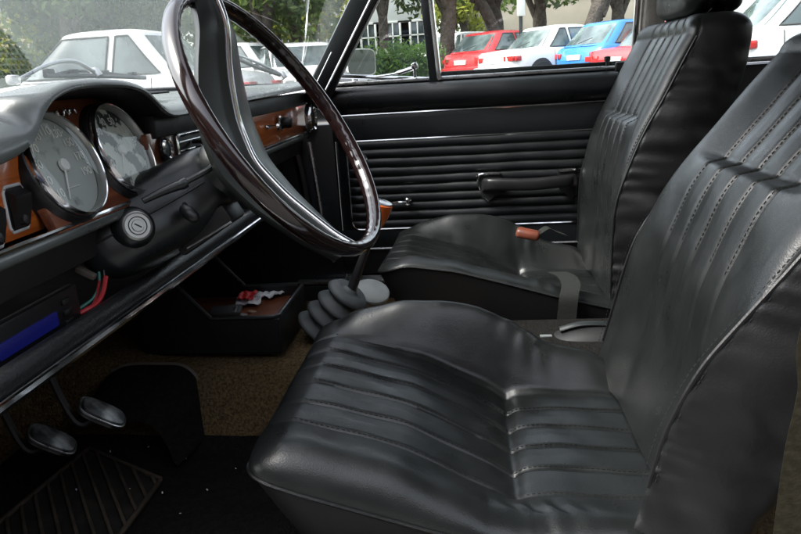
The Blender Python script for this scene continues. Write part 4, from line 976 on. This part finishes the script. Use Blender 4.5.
b3 = empty('seat_belt', (.66, -.44, 1.03), 'dark belt hanging down the B pillar behind the passenger seat', 'seat belt', 'seat belts')
mb = MB(); ribbon(mb, [P(628, 62, x=.655), P(626, 80, x=.655), P(622, 110, x=.65), P(617, 150, x=.64)], .045, (0.1, 1, 0)); mb.build('belt_webbing', M['belt_grey'], b3)
mb = MB(); q = P(627, 66, x=.650); mb.box(q, (.016, .062, .026), .006); mb.build('belt_guide', M['black'], b3)
b4 = empty('seat_belt', tuple(P(790, 534, x=-.655)), 'olive webbing belt hanging at the B pillar beside the driver seat', 'seat belt', 'seat belts')
mb = MB(); ribbon(mb, [(-.632, -.500, 1.34), (-.645, -.485, 1.05), P(846, 300, x=-.655), P(826, 400, x=-.66), P(812, 460, x=-.66), P(801, 534, x=-.66), P(793, 600, x=-.66), (-.655, -.39, .47)], .050, (.25, 1, .1)); mb.build('belt_webbing', M['belt_olive'], b4)

# ------------------------------------------------------------------ the driver's door, swung open ahead of the seat
H = np.array([-.735, .60, .40]); dd = unit([-.62, .78, 0]); dn = np.array([dd[1], -dd[0], 0])
drd = empty('driver_door', tuple(H), 'opened driver door ahead of the near sill', 'car door')
def dbox(name, s0, s1, z0, z1, off, t, m, bev=.01):
    c = H+dd*(s0+s1)/2+dn*off; c[2] = (z0+z1)/2
    return MB().box(c, (s1-s0, t, z1-z0), bev, np.stack([dd, -dn, [0, 0, 1.]], 1)).build(name, m, drd)
dbox('door_skin', .02, 1.0, .36, 1.02, -.03, .05, M['body_white'], .015); dbox('door_card', .05, .97, .44, 1.0, .004, .014, M['vinyl'])

# ------------------------------------------------------------------ ground outside
def ground_z(x, y): return .030*max(0.0, x-.5) if x < 40 else .030*39.5
g = [[(x, y, -.01 if abs(x) < .6 else ground_z(x, y)) for y in (-400, -60, -30, -15, 0, 15, 30, 60, 400)] for x in (-400, -60, -20, -5, .5, 5, 10, 20, 30, 40, 400)]
go = MB().grid(np.array(g, float)).build('ground', M['asphalt'], None); tag(go, kind='structure')

# ------------------------------------------------------------------ parked cars
def make_car(label, pos, heading, paint, L=4.3, W=1.68, Hh=1.40, kind='saloon', flip=False):
    """heading: degrees, 0 = nose towards +x. local x forward, y to its left."""
    root = empty('parked_car', (pos[0], pos[1], ground_z(pos[0], pos[1])), label, 'car', 'cars parked around the lot', math.radians(heading))
    hl, hw = L/2, W/2; belt = .60*Hh+.06
    hood_x = hl*.36                                     # base of the windscreen
    if kind == 'saloon': deck_x, rr_x = -hl*.66, -hl*.44
    elif kind == 'hatch': deck_x, rr_x = -hl*.93, -hl*.66
    else: deck_x, rr_x = -hl*.95, -hl*.82
    rf_x = hood_x-.62
    st = [(-hl, .52, .60, .82), (-hl+.03, .30, .80, .90), (-hl+.14, .22, belt-.05 if kind == 'saloon' else belt-.02, .95), (-hl+.45, .20, belt-.01, .985), (-hl*.5, .19, belt, 1.0), (0, .18, belt-.01, 1.0), (hood_x-.1, .18, belt-.03, 1.0), (hood_x+.12, .19, belt-.05, .99), (hl*.72, .20, belt-.13, .97), (hl-.16, .22, belt-.22, .93), (hl-.04, .32, belt-.30, .86), (hl, .50, .62, .78)]
    xs = [q[0] for q in st]; g = []
    prof_ = [curve([(q[0], q[k]) for q in st], .07) for k in (1, 2, 3)]
    for x in np.linspace(-hl, hl, 90):
        zl, zb, wf = [float(f_(x)) for f_ in prof_]; w_ = hw*wf*(1-.16*max(0, (abs(x)-hl+.35)/.35)**2.2)
        half = [(w_*.80, zl), (w_*.95, zl+.03), (w_*.985, zl+.16), (w_, .5*(zl+zb)), (w_*.995, zb-.14), (w_*.965, zb-.04), (w_*.92, zb-.005), (w_*.80, zb+.008), (w_*.45, zb+.022), (0, zb+.030)]
        ring = [(x, y, z) for y, z in half]+[(x, -y, z) for y, z in half[-2::-1]]
        g.append(ring)
    mb = MB(); g = np.array(g); mb.grid(g); nn = g.shape[1]
    mb.f.append(tuple(range(nn))); mb.f.append(tuple((g.shape[0]-1)*nn+i for i in range(nn))[::-1])
    bodyo = mb.build('body', paint, root, local=True, angle=35)
    # greenhouse: one rounded shell, the panes lie on it
    zb = belt-.015; PN = 5.0
    bx = hood_x-1.28; cw = .30 if kind == 'saloon' else .34
    def lev(v):
        """front x, rear x, half width, height at level v (0 belt .. 1 roof)"""
        if v <= .84:
            k = v/.84; return hood_x+(rf_x-hood_x)*k**.92, deck_x+(rr_x-deck_x)*k**.9, hw*(.925-.155*k**1.2), zb+(Hh-.075-zb)*k
        a = (v-.84)/.16*PI/2; sh = 1-.0*a; return rf_x-.42*(1-math.cos(a)), rr_x+.42*(1-math.cos(a)), hw*(.77-.36*(1-math.cos(a))), Hh-.075+.075*math.sin(a)
    def side(x, v, sgn, off=0.0):
        f_, r_, w_, z_ = lev(v); m_, a_ = (f_+r_)/2, (f_-r_)/2; t = min(.999, abs((x-m_)/a_)); return np.array([x, sgn*(w_*(1-t**PN)**(1/PN)+off), z_])
    rg = []
    for v in np.concatenate([np.linspace(0, .84, 14), np.linspace(.84, 1, 9)[1:]]):
        f_, r_, w_, z_ = lev(v); m_, a_ = (f_+r_)/2, (f_-r_)/2; ring = []
        for t in np.linspace(0, 2*PI, 72, endpoint=False):
            c, s2 = math.cos(t), math.sin(t); ring.append((m_+a_*math.copysign(abs(c)**(2/PN), c), w_*math.copysign(abs(s2)**(2/PN), s2), z_))
        rg.append(ring)
    rg = np.array(rg); mb = MB(); mb.grid(rg, closed_v=True); nn = rg.shape[1]; mb.f.append(tuple((rg.shape[0]-1)*nn+k for k in range(nn))); mb.build('roof', paint, root, local=True, angle=60)
    def side_pane(sgn, fx0, fx1):
        g = np.array([[side(fx0(v)+(fx1(v)-fx0(v))*k, v, sgn, .006) for k in np.linspace(0, 1, 12)] for v in np.linspace(.06, .80, 9)]); MB().grid(g).build('window', M['pane'], root, local=True)
        ed = [g[0, k] for k in range(12)]+[g[r, 11] for r in range(1, 9)]+[g[8, k] for k in range(10, -1, -1)]+[g[r, 0] for r in range(7, 0, -1)]; MB().tube(ed, .012, 6, closed=True).build('window_seal', M['seam'], bodyo, local=True)
    def end_pane(name, front):
        g = []
        for v in np.linspace(.08, .80, 9):
            f_, r_, w_, z_ = lev(v); m_, a_ = (f_+r_)/2, (f_-r_)/2; row = []
            for k in np.linspace(-.86, .86, 13):
                x = a_*(1-abs(k)**PN)**(1/PN)+.008; row.append((m_+x if front else m_-x, k*w_, z_))
            g.append(row)
        MB().grid(np.array(g)).build(name, M['pane'], root, local=True)
    lf = lambda v: lev(v)[0]; lr = lambda v: lev(v)[1]
    for sgn in (-1, 1):
        ins = .0
        side_pane(sgn, lambda v: lf(v)-.13, lambda v: bx+.02-.07*v)
        side_pane(sgn, lambda v: bx-.07-.07*v, lambda v: lr(v)+cw*(.95-.25*v))
        # door gaps, handles, arches, wheels, lamps
        gp = MB()
        for x in (hood_x-.16, bx+.0, deck_x+.42):
            gp.tube([(x, sgn*(hw*1.0), .30), (x, sgn*(hw*1.0), .56*belt+.1), (x-.01, sgn*hw*.995, belt-.16), (x-.01, sgn*hw*.962, belt-.035)], .006, 5)
        gp.build('door_gap', M['seam'], bodyo, local=True)
        for x in (bx+.16, deck_x+.58 if kind == 'saloon' else bx-.9):
            MB().box((x, sgn*(hw*.992), belt-.145), (.16, .03, .028), .008).build('door_handle', M['seam'] if kind != 'saloon' else paint, bodyo, local=True)
        for x in (-hl+.80, hl-.82):
            m_ = MB(); m_.lathe([(.36, -.02), (.375, .006), (.34, .012), (0, .012)], (x, sgn*(hw*.985), .32), (0, sgn, 0), 28, capend=True); m_.build('wheel_arch', M['seam'], bodyo, local=True)
            m_ = MB(); m_.lathe([(.24, -.08), (.30, -.06), (.312, .0), (.30, .035), (.22, .045), (.20, .03)], (x, sgn*(hw*.985-.01), .312), (0, sgn, 0), 28); wh = m_.build('wheel', M['tyre'], root, local=True)
            m_ = MB(); m_.lathe([(.205, .03), (.19, .038), (.12, .022), (.05, .03), (0, .032)], (x, sgn*(hw*.985-.01), .312), (0, sgn, 0), 20); m_.build('rim', M['hub'], wh, local=True)
        y0 = sgn*hw*.70
        m_ = MB(); m_.box((-hl+.075, y0, belt-.20), (.12, .34 if kind == 'saloon' else .22, .11), .02); m_.box((-hl+.16, sgn*hw*.925, belt-.20), (.16, .06, .11), .015); m_.build('tail_lamp', M['tail'], root, local=True)
        m_ = MB(); m_.box((hl-.07, sgn*hw*.66, .60), (.10, .34, .14), .03); m_.build('headlight', M['trimwhite'], root, local=True)
        MB().box((hood_x-.22, sgn*(hw+.09), belt+.04), (.10, .17, .11), .03).build('mirror', paint, root, local=True)
    end_pane('windscreen', True); end_pane('rear_window', False)
    m_ = MB(); m_.box((-hl-.01, 0, .45), (.10, W*.86, .20), .05); m_.build('rear_bumper', paint, root, local=True)
    m_ = MB(); m_.box((hl-.0, 0, .42), (.10, W*.86, .20), .05); m_.build('front_bumper', paint, root, local=True)
    MB().box((-hl+.008, 0, belt-.24), (.05, .40, .11), .006).build('number_plate', M['plate'], root, local=True)
    m_ = MB(); m_.bar((deck_x-.03, -.02, zb+.06), (deck_x+.02, -.42, zb+.16), .018, .012); m_.build('rear_wiper', M['seam'], root, local=True)
    return root
def at(px, X): 
    """place on the ground plan: sight line through a photo column at distance X across the car."""
    q = P(px, 66+(468-px)*.062, x=CAM[0]+X); return np.array([q[0], q[1]])
# white saloon parked parallel, seen through the windscreen
make_car('white saloon seen from its side through the windscreen, wipers in front of it', (7.5, 4.70), 90, M['pw'], 4.4, 1.70, 1.54, 'saloon')
def rear_at(px, X, heading, L, W, side=-1):
    """car whose rear corner (side -1 its right, +1 its left) stands at the sight line."""
    c = at(px, X); h = math.radians(heading); f = np.array([math.cos(h), math.sin(h)]); l = np.array([-f[1], f[0]])
    return c+f*L/2-l*side*W/2
make_car('red hatchback with light number plate beside the vent window divider', rear_at(484, 17.5, -45, 3.9, 1.65), -45, M['pr'], 3.9, 1.65, 1.40, 'hatch')
make_car('white saloon with a strip of red rear lamps beside the red hatchback', rear_at(514, 16.0, -57, 4.4, 1.70), -57, M['pw'], 4.4, 1.70, 1.42, 'saloon')
make_car('blue hatchback parked between the white saloon and the grey pillar', rear_at(600, 15.4, -57, 3.9, 1.64), -57, M['pb'], 3.9, 1.64, 1.42, 'hatch')
make_car('red saloon showing only its rear beside the grey B pillar', rear_at(648, 14.0, -52, 4.3, 1.68), -52, M['pr2'], 4.3, 1.68, 1.32, 'saloon')
make_car('white hatchback half hidden behind the red hatchback', rear_at(462, 20.5, -38, 4.2, 1.70), -38, M['pw2'], 4.2, 1.7, 1.46, 'estate')
make_car('silver hatchback standing behind the passenger headrest', (9.6, -5.75), -90, M['ps'], 4.3, 1.75, 1.66, 'hatch')
make_car('white car behind the steering wheel spoke, beyond the white saloon', tuple(at(246, 15.0)+[0, .3]), 75, M['pw2'], 4.2, 1.7, 1.44, 'saloon')
make_car('white car facing the dashboard end, its windscreen by the A pillar', tuple(at(302, 14.0)), 205, M['pw'], 4.2, 1.7, 1.38, 'saloon')

# ------------------------------------------------------------------ trees, hedge, buildings, sign
def leaf_cloud(mb, centers, radii, n, size):
    centers = np.asarray(centers, float); radii = np.asarray(radii, float)
    pr = radii**2; pr = pr/pr.sum(); idx = RNG.choice(len(centers), n, p=pr)
    d = RNG.normal(size=(n, 3)); d /= np.linalg.norm(d, axis=1)[:, None]; r = RNG.uniform(.25, 1.0, n)**.6
    c = centers[idx]+d*(r*radii[idx])[:, None]*np.array([1, 1, .8])
    a = RNG.normal(size=(n, 3)); a /= np.linalg.norm(a, axis=1)[:, None]; b = np.cross(a, RNG.normal(size=(n, 3))); b /= np.linalg.norm(b, axis=1)[:, None]
    s_ = (size*RNG.uniform(.5, 1.3, n))[:, None]
    v = np.stack([c-a*s_, c+b*s_*.45, c+a*s_, c-b*s_*.45], 1).reshape(-1, 3)
    mb.add(v, [(4*i, 4*i+1, 4*i+2, 4*i+3) for i in range(n)])
def make_tree(label, x, y, h, tr, crown_z, crown_r, leaf, bark, lean=(0, 0), n=2600, size=.10, clumps=16, fork=True):
    z0 = ground_z(x, y); root = empty('tree', (x, y, z0), label, 'tree', 'trees around the parking lot')
    mb = MB(); base = np.array([x, y, z0-.1]); top = base+np.array([lean[0], lean[1], h])
    mid = base+np.array([lean[0]*.35, lean[1]*.35, h*.45])+RNG.normal(size=3)*.08
    mb.tube(spline([base, mid, top], 18), np.linspace(tr*1.25, tr*.45, 18)*(1+.08*np.sin(np.arange(18)*1.7)), 10)
    cents = []; 
    for k in range(6 if fork else 3):
        a = RNG.uniform(0, 2*PI); f0 = RNG.uniform(.35, .75); p0 = base+(top-base)*f0; rr = crown_r*RNG.uniform(.5, .95)
        p2 = np.array([p0[0]+rr*math.cos(a), p0[1]+rr*math.sin(a), z0+crown_z+RNG.uniform(-.2, .5)*crown_r]); p1 = (p0+p2)/2+[0, 0, .12*h]
        mb.tube(spline([p0, p1, p2], 14), np.linspace(tr*.5, tr*.12, 14), 7); cents.append(p2)
    mb.build('trunk', bark, root)
    cc = list(cents); rad = [crown_r*.45]*len(cents)
    for k in range(clumps):
        d = RNG.normal(size=3); d /= np.linalg.norm(d); cc.append(np.array([x+lean[0], y+lean[1], z0+crown_z+crown_r*.45])+d*crown_r*RNG.uniform(.35, 1.0)*np.array([1, 1, .62])); rad.append(crown_r*RNG.uniform(.22, .42))
    mb = MB(); leaf_cloud(mb, cc, rad, n, size); mb.build('crown', leaf, root, smooth=False)
    return root
def tree_px(label, px, X, *a, **k):
    c = at(px, X); return make_tree(label, c[0], c[1], *a, **k)
LD, LM, LY = M['leaf_dark'], M['leaf'], M['leaf_yellow']; BK, BD = M['bark'], M['bark_dark']
tree_px('yellow green tree left of the white saloon roof', 52, 19, 4.6, .20, 2.0, 2.3, LY, BD, n=5200, size=.12)
tree_px('dark tree with thick trunk above the white saloon roof', 84, 16, 4.6, .24, 2.3, 2.0, LD, BD, n=4200, size=.11)
tree_px('dark dense tree just outside the wheel rim', 122, 18, 4.6, .24, 2.1, 2.3, LD, BD, n=5600, size=.12)
tree_px('dark tree seen between wheel rim and spoke', 158, 21, 4.6, .24, 2.2, 2.5, LM, BD, n=5600, size=.13)
tree_px('slender tree in the gap between rim and spoke', 186, 17, 4.6, .14, 2.3, 1.6, LM, BK, n=2800, size=.10)
tree_px('tree with leaning forked trunk seen inside the wheel', 247, 15, 4.6, .16, 2.7, 1.5, LM, BD, lean=(.3, -1.2), n=2600, size=.09)
tree_px('bushy green tree beside the passenger A pillar', 312, 16.5, 4.6, .14, 1.9, 1.9, LM, BK, lean=(0, .5), n=5200, size=.09)
tree_px('tall thin tree beyond the white car with raised windscreen', 280, 23, 4.6, .16, 2.2, 2.5, LY, BD, n=5200, size=.12)
tree_px('dark trunked tree seen through the vent window', 385, 19, 4.4, 0.14, 2.6, 1.3, LD, BD, n=2700, size=.10)
tree_px('thick grey trunk right beside the vent divider', 443, 19.5, 4.4, 0.22, 2.9, 1.6, LM, BK, lean=(0, -.5), n=2340, size=.10)
tree_px('yellow green tree beyond the red hatchback', 466, 27, 4.4, 0.14, 1.8, 1.5, LY, BK, n=3240, size=.12)
tree_px('dark thick tree above the red hatchback roof', 498, 22, 4.4, 0.30, 2.9, 1.7, LD, BD, lean=(0, .6), n=2340, size=.11)
tree_px('tree with leaning trunk beside the white sign', 516, 20, 4.4, 0.17, 2.9, 1.5, LD, BD, lean=(.2, 2.2), n=2340, size=.11)
tree_px('brown trunk above the white saloon with red lamps', 537, 24, 4.4, 0.24, 2.9, 1.6, LM, BK, n=2340, size=.11)
tree_px('tree leaning towards the grey pillar above the blue hatchback', 573, 20, 4.4, 0.22, 2.8, 1.7, LD, BD, lean=(.2, -1.9), n=2880, size=.11)
tree_px('dark tree half hidden by the grey B pillar', 618, 24, 4.4, 0.22, 2.8, 2.0, LD, BD, n=2700, size=.12)
# clipped hedge beyond the vent window
def hedge(label, px0, px1, X, h, n):
    a, b = at(px0, X), at(px1, X+1.2); c = (a+b)/2; z0 = ground_z(*c); root = empty('hedge', (c[0], c[1], z0), label, 'hedge')
    cs = [np.array([*(a+(b-a)*k), z0+h*f]) for k in np.linspace(0, 1, 16) for f in (.25, .6, .8)]; mb = MB(); leaf_cloud(mb, np.array(cs)+RNG.normal(size=(48, 3))*.06, [.42]*48, n, .055); mb.build('hedge_leaves', M['hedge'], root, smooth=False)
    q = MB(); d = b-a; q.box((c[0], c[1], z0+h*.42), (np.linalg.norm(d), .4, h*.8), .1, np.array(Matrix.Rotation(math.atan2(d[1], d[0]), 3, 'Z'))); q.build('hedge_core', M['leaf_dark'], root)
hedge('clipped green hedge seen through the vent window', 368, 428, 15.5, 1.15, 5200)
hedge('low hedge seen under the tree by the A pillar', 255, 345, 20, 1.3, 4200)
hedge('dark hedge behind the white saloon roof', -10, 190, 23, 2.1, 7000)
# buildings
def building(label, px0, px1, X, h, m, rows, cols, wh=1.3, ww=1.0, z1=1.3, dz=3.0, dep=6.0, trim=True):
    a, b = at(px0, X), at(px1, X); c = (a+b)/2; z0 = ground_z(*c); d = b-a; ln = np.linalg.norm(d); ang = math.atan2(d[1], d[0])
    u = np.array([d[0]/ln, d[1]/ln, 0]); n_ = np.array([-u[1], u[0], 0]); n_ = n_ if n_.dot([CAM[0]-c[0], CAM[1]-c[1], 0]) > 0 else -n_
    root = empty('building', (c[0], c[1], z0), label, 'building'); R_ = np.array(Matrix.Rotation(ang, 3, 'Z'))
    cc = np.array([c[0], c[1], z0])-n_*dep/2
    MB().box(cc+[0, 0, h/2-.2], (ln, dep, h+.4), .03, R_).build('wall', m, root); MB().box(cc+[0, 0, h+.12], (ln+.5, dep+.5, .25), .04, R_).build('roof', M['grey_wall'], root)
    for r in range(rows):
        for k in range(cols):
            p = np.array([a[0], a[1], z0])+u*ln*(k+.5)/cols+[0, 0, z1+r*dz]
            fr = MB()
            for sx, sz_, w_, hh in ((0, wh/2, ww+.16, .08), (0, -wh/2, ww+.16, .08), (-ww/2, 0, .08, wh), (ww/2, 0, .08, wh), (0, 0, .05, wh), (0, .1, ww, .05)): fr.box(p+u*sx+[0, 0, sz_]+n_*.02, (w_, .10, hh), .008, R_)
            o = fr.build('window', M['trimwhite'], root); MB().box(p+n_*.004, (ww, .05, wh), .004, R_).build('pane', M['win'], o)
    return root
building('grey building with white framed windows beyond the vent window hedge', 335, 432, 27, 4.6, M['grey_wall'], 1, 4, wh=1.2, ww=1.3, z1=1.5)
building('pale yellow building beyond the white saloon bonnet', -60, 62, 33, 6.0, M['yellow_wall'], 2, 7, wh=1.5, ww=.9, z1=1.6)
building('grey block glimpsed between the trees inside the steering wheel', 210, 330, 34, 6.0, M['grey_wall'], 2, 7, wh=1.4, ww=1.1, z1=1.4)
wa, wb_ = at(470, 31), at(720, 31); wc = (wa+wb_)/2; wz = ground_z(*wc); dv_ = wb_-wa
wr_ = empty('boundary_wall', (wc[0], wc[1], wz), 'long beige rendered wall beyond the row of parked cars', 'wall'); Rw = np.array(Matrix.Rotation(math.atan2(dv_[1], dv_[0]), 3, 'Z'))
MB().box((wc[0], wc[1], wz+1.35), (np.linalg.norm(dv_), .25, 2.9), .02, Rw).build('wall_panel', M['beige_wall'], wr_); MB().box((wc[0], wc[1], wz+2.86), (np.linalg.norm(dv_)+.1, .40, .12), .02, Rw).build('coping', M['grey_wall'], wr_)
sp = P(521, 30, x=16.5); sz0 = ground_z(sp[0], sp[1]); sg = empty('sign', (sp[0], sp[1], sz0), 'small white parking sign on a dark post above the red hatchback', 'sign')
MB().tube([(sp[0], sp[1], sz0), (sp[0], sp[1], P(521, -12, x=16.5)[2])], .045, 10).build('post', M['darkmetal'], sg)
s0, s1 = P(517, 16, x=16.44), P(525, -8, x=16.44); MB().box((s0+s1)/2, (.03, abs(s1[1]-s0[1]), abs(s1[2]-s0[2])), .01).build('sign_plate', M['trimwhite'], sg)

# unseen lot; saloon, brick building and side tree added to cut door-side light
make_car('dark blue saloon parked beside the open driver door', (-3.9, .6), 90, mat('car_paint_navy', (.02, .03, .06), .28, coat=.7), 4.4, 1.7, 1.42, 'saloon')
for i_, (x, y, lab) in enumerate([(.5, -14, 'tree straight behind the old car'), (3.5, -11, 'spreading tree behind the old car'), (-2.5, -9.5, 'dark tree behind the driver seat'), (9.5, -15, 'tree beyond the silver hatchback')]):
    make_tree(lab, x, y, 6.0, .25, 1.9, 2.4, [LD, LM, LY][i_ % 3], BK, n=3000, size=.16)

bl = empty('building', (-8.2, 0, 0), 'dark brick building along the lot behind the dark blue saloon', 'building')
MB().box((-9.2, 0, 2.6), (2.0, 34, 5.4), .05).build('wall', mat('dark_brick', (.12, .07, .05), .9, var=(3, (.17, .10, .075), .3, .7)), bl); MB().box((-9.1, 0, 5.4), (2.4, 34.4, .25), .04).build('roof', M['grey_wall'], bl)
for y in np.arange(-14, 15, 4.0):
    o = MB().box((-8.22, y, 2.2), (.08, 1.3, 1.6), .01).build('window', M['trimwhite'], bl); MB().box((-8.17, y, 2.2), (.03, 1.1, 1.4), .005).build('pane', M['win'], o)
for x, y, lab in ((-6.9, 6.6, 'tree ahead of the dark blue saloon nose'),):
    make_tree(lab, x, y, 6.0, .25, 2.2, 2.4, LD, BK, n=3000, size=.16)

# ------------------------------------------------------------------ light
w = bpy.data.worlds.new('World'); SC.world = w; w.use_nodes = True
nt = w.node_tree; sky = nt.nodes.new('ShaderNodeTexSky'); sky.sky_type = 'NISHITA'; sky.sun_disc = False
SUN_EL, SUN_AZ = math.radians(52), math.radians(-20)
sky.sun_elevation = SUN_EL; sky.sun_rotation = SUN_AZ; sky.dust_density = 3.0; sky.air_density = 1.0; sky.ozone_density = .6
bg = nt.nodes['Background']; bg.inputs['Strength'].default_value = .15
hs = nt.nodes.new('ShaderNodeHueSaturation'); hs.inputs['Saturation'].default_value = .35; nt.links.new(sky.outputs[0], hs.inputs['Color']); nt.links.new(hs.outputs[0], bg.inputs['Color'])
sd = bpy.data.lights.new('sun', 'SUN'); sd.energy = 1.5; sd.angle = math.radians(25); sd.color = (1, .96, .9)
so = bpy.data.objects.new('sun', sd); COL.objects.link(so)
dirv = Vector((math.sin(SUN_AZ)*math.cos(SUN_EL), math.cos(SUN_AZ)*math.cos(SUN_EL), math.sin(SUN_EL)))
so.rotation_euler = dirv.to_track_quat('Z', 'Y').to_euler()
so.location = (0, 0, 30)
vs = SC.view_settings; vs.view_transform = 'Standard'; vs.look = 'None'; vs.gamma = 1.0; vs.use_curve_mapping = False; vs.exposure = 2.25
SC.render.engine = 'CYCLES'; SC.cycles.max_bounces = 8; SC.cycles.transparent_max_bounces = 12; SC.cycles.use_denoising = True
SC.cycles.caustics_reflective = False; SC.cycles.caustics_refractive = False
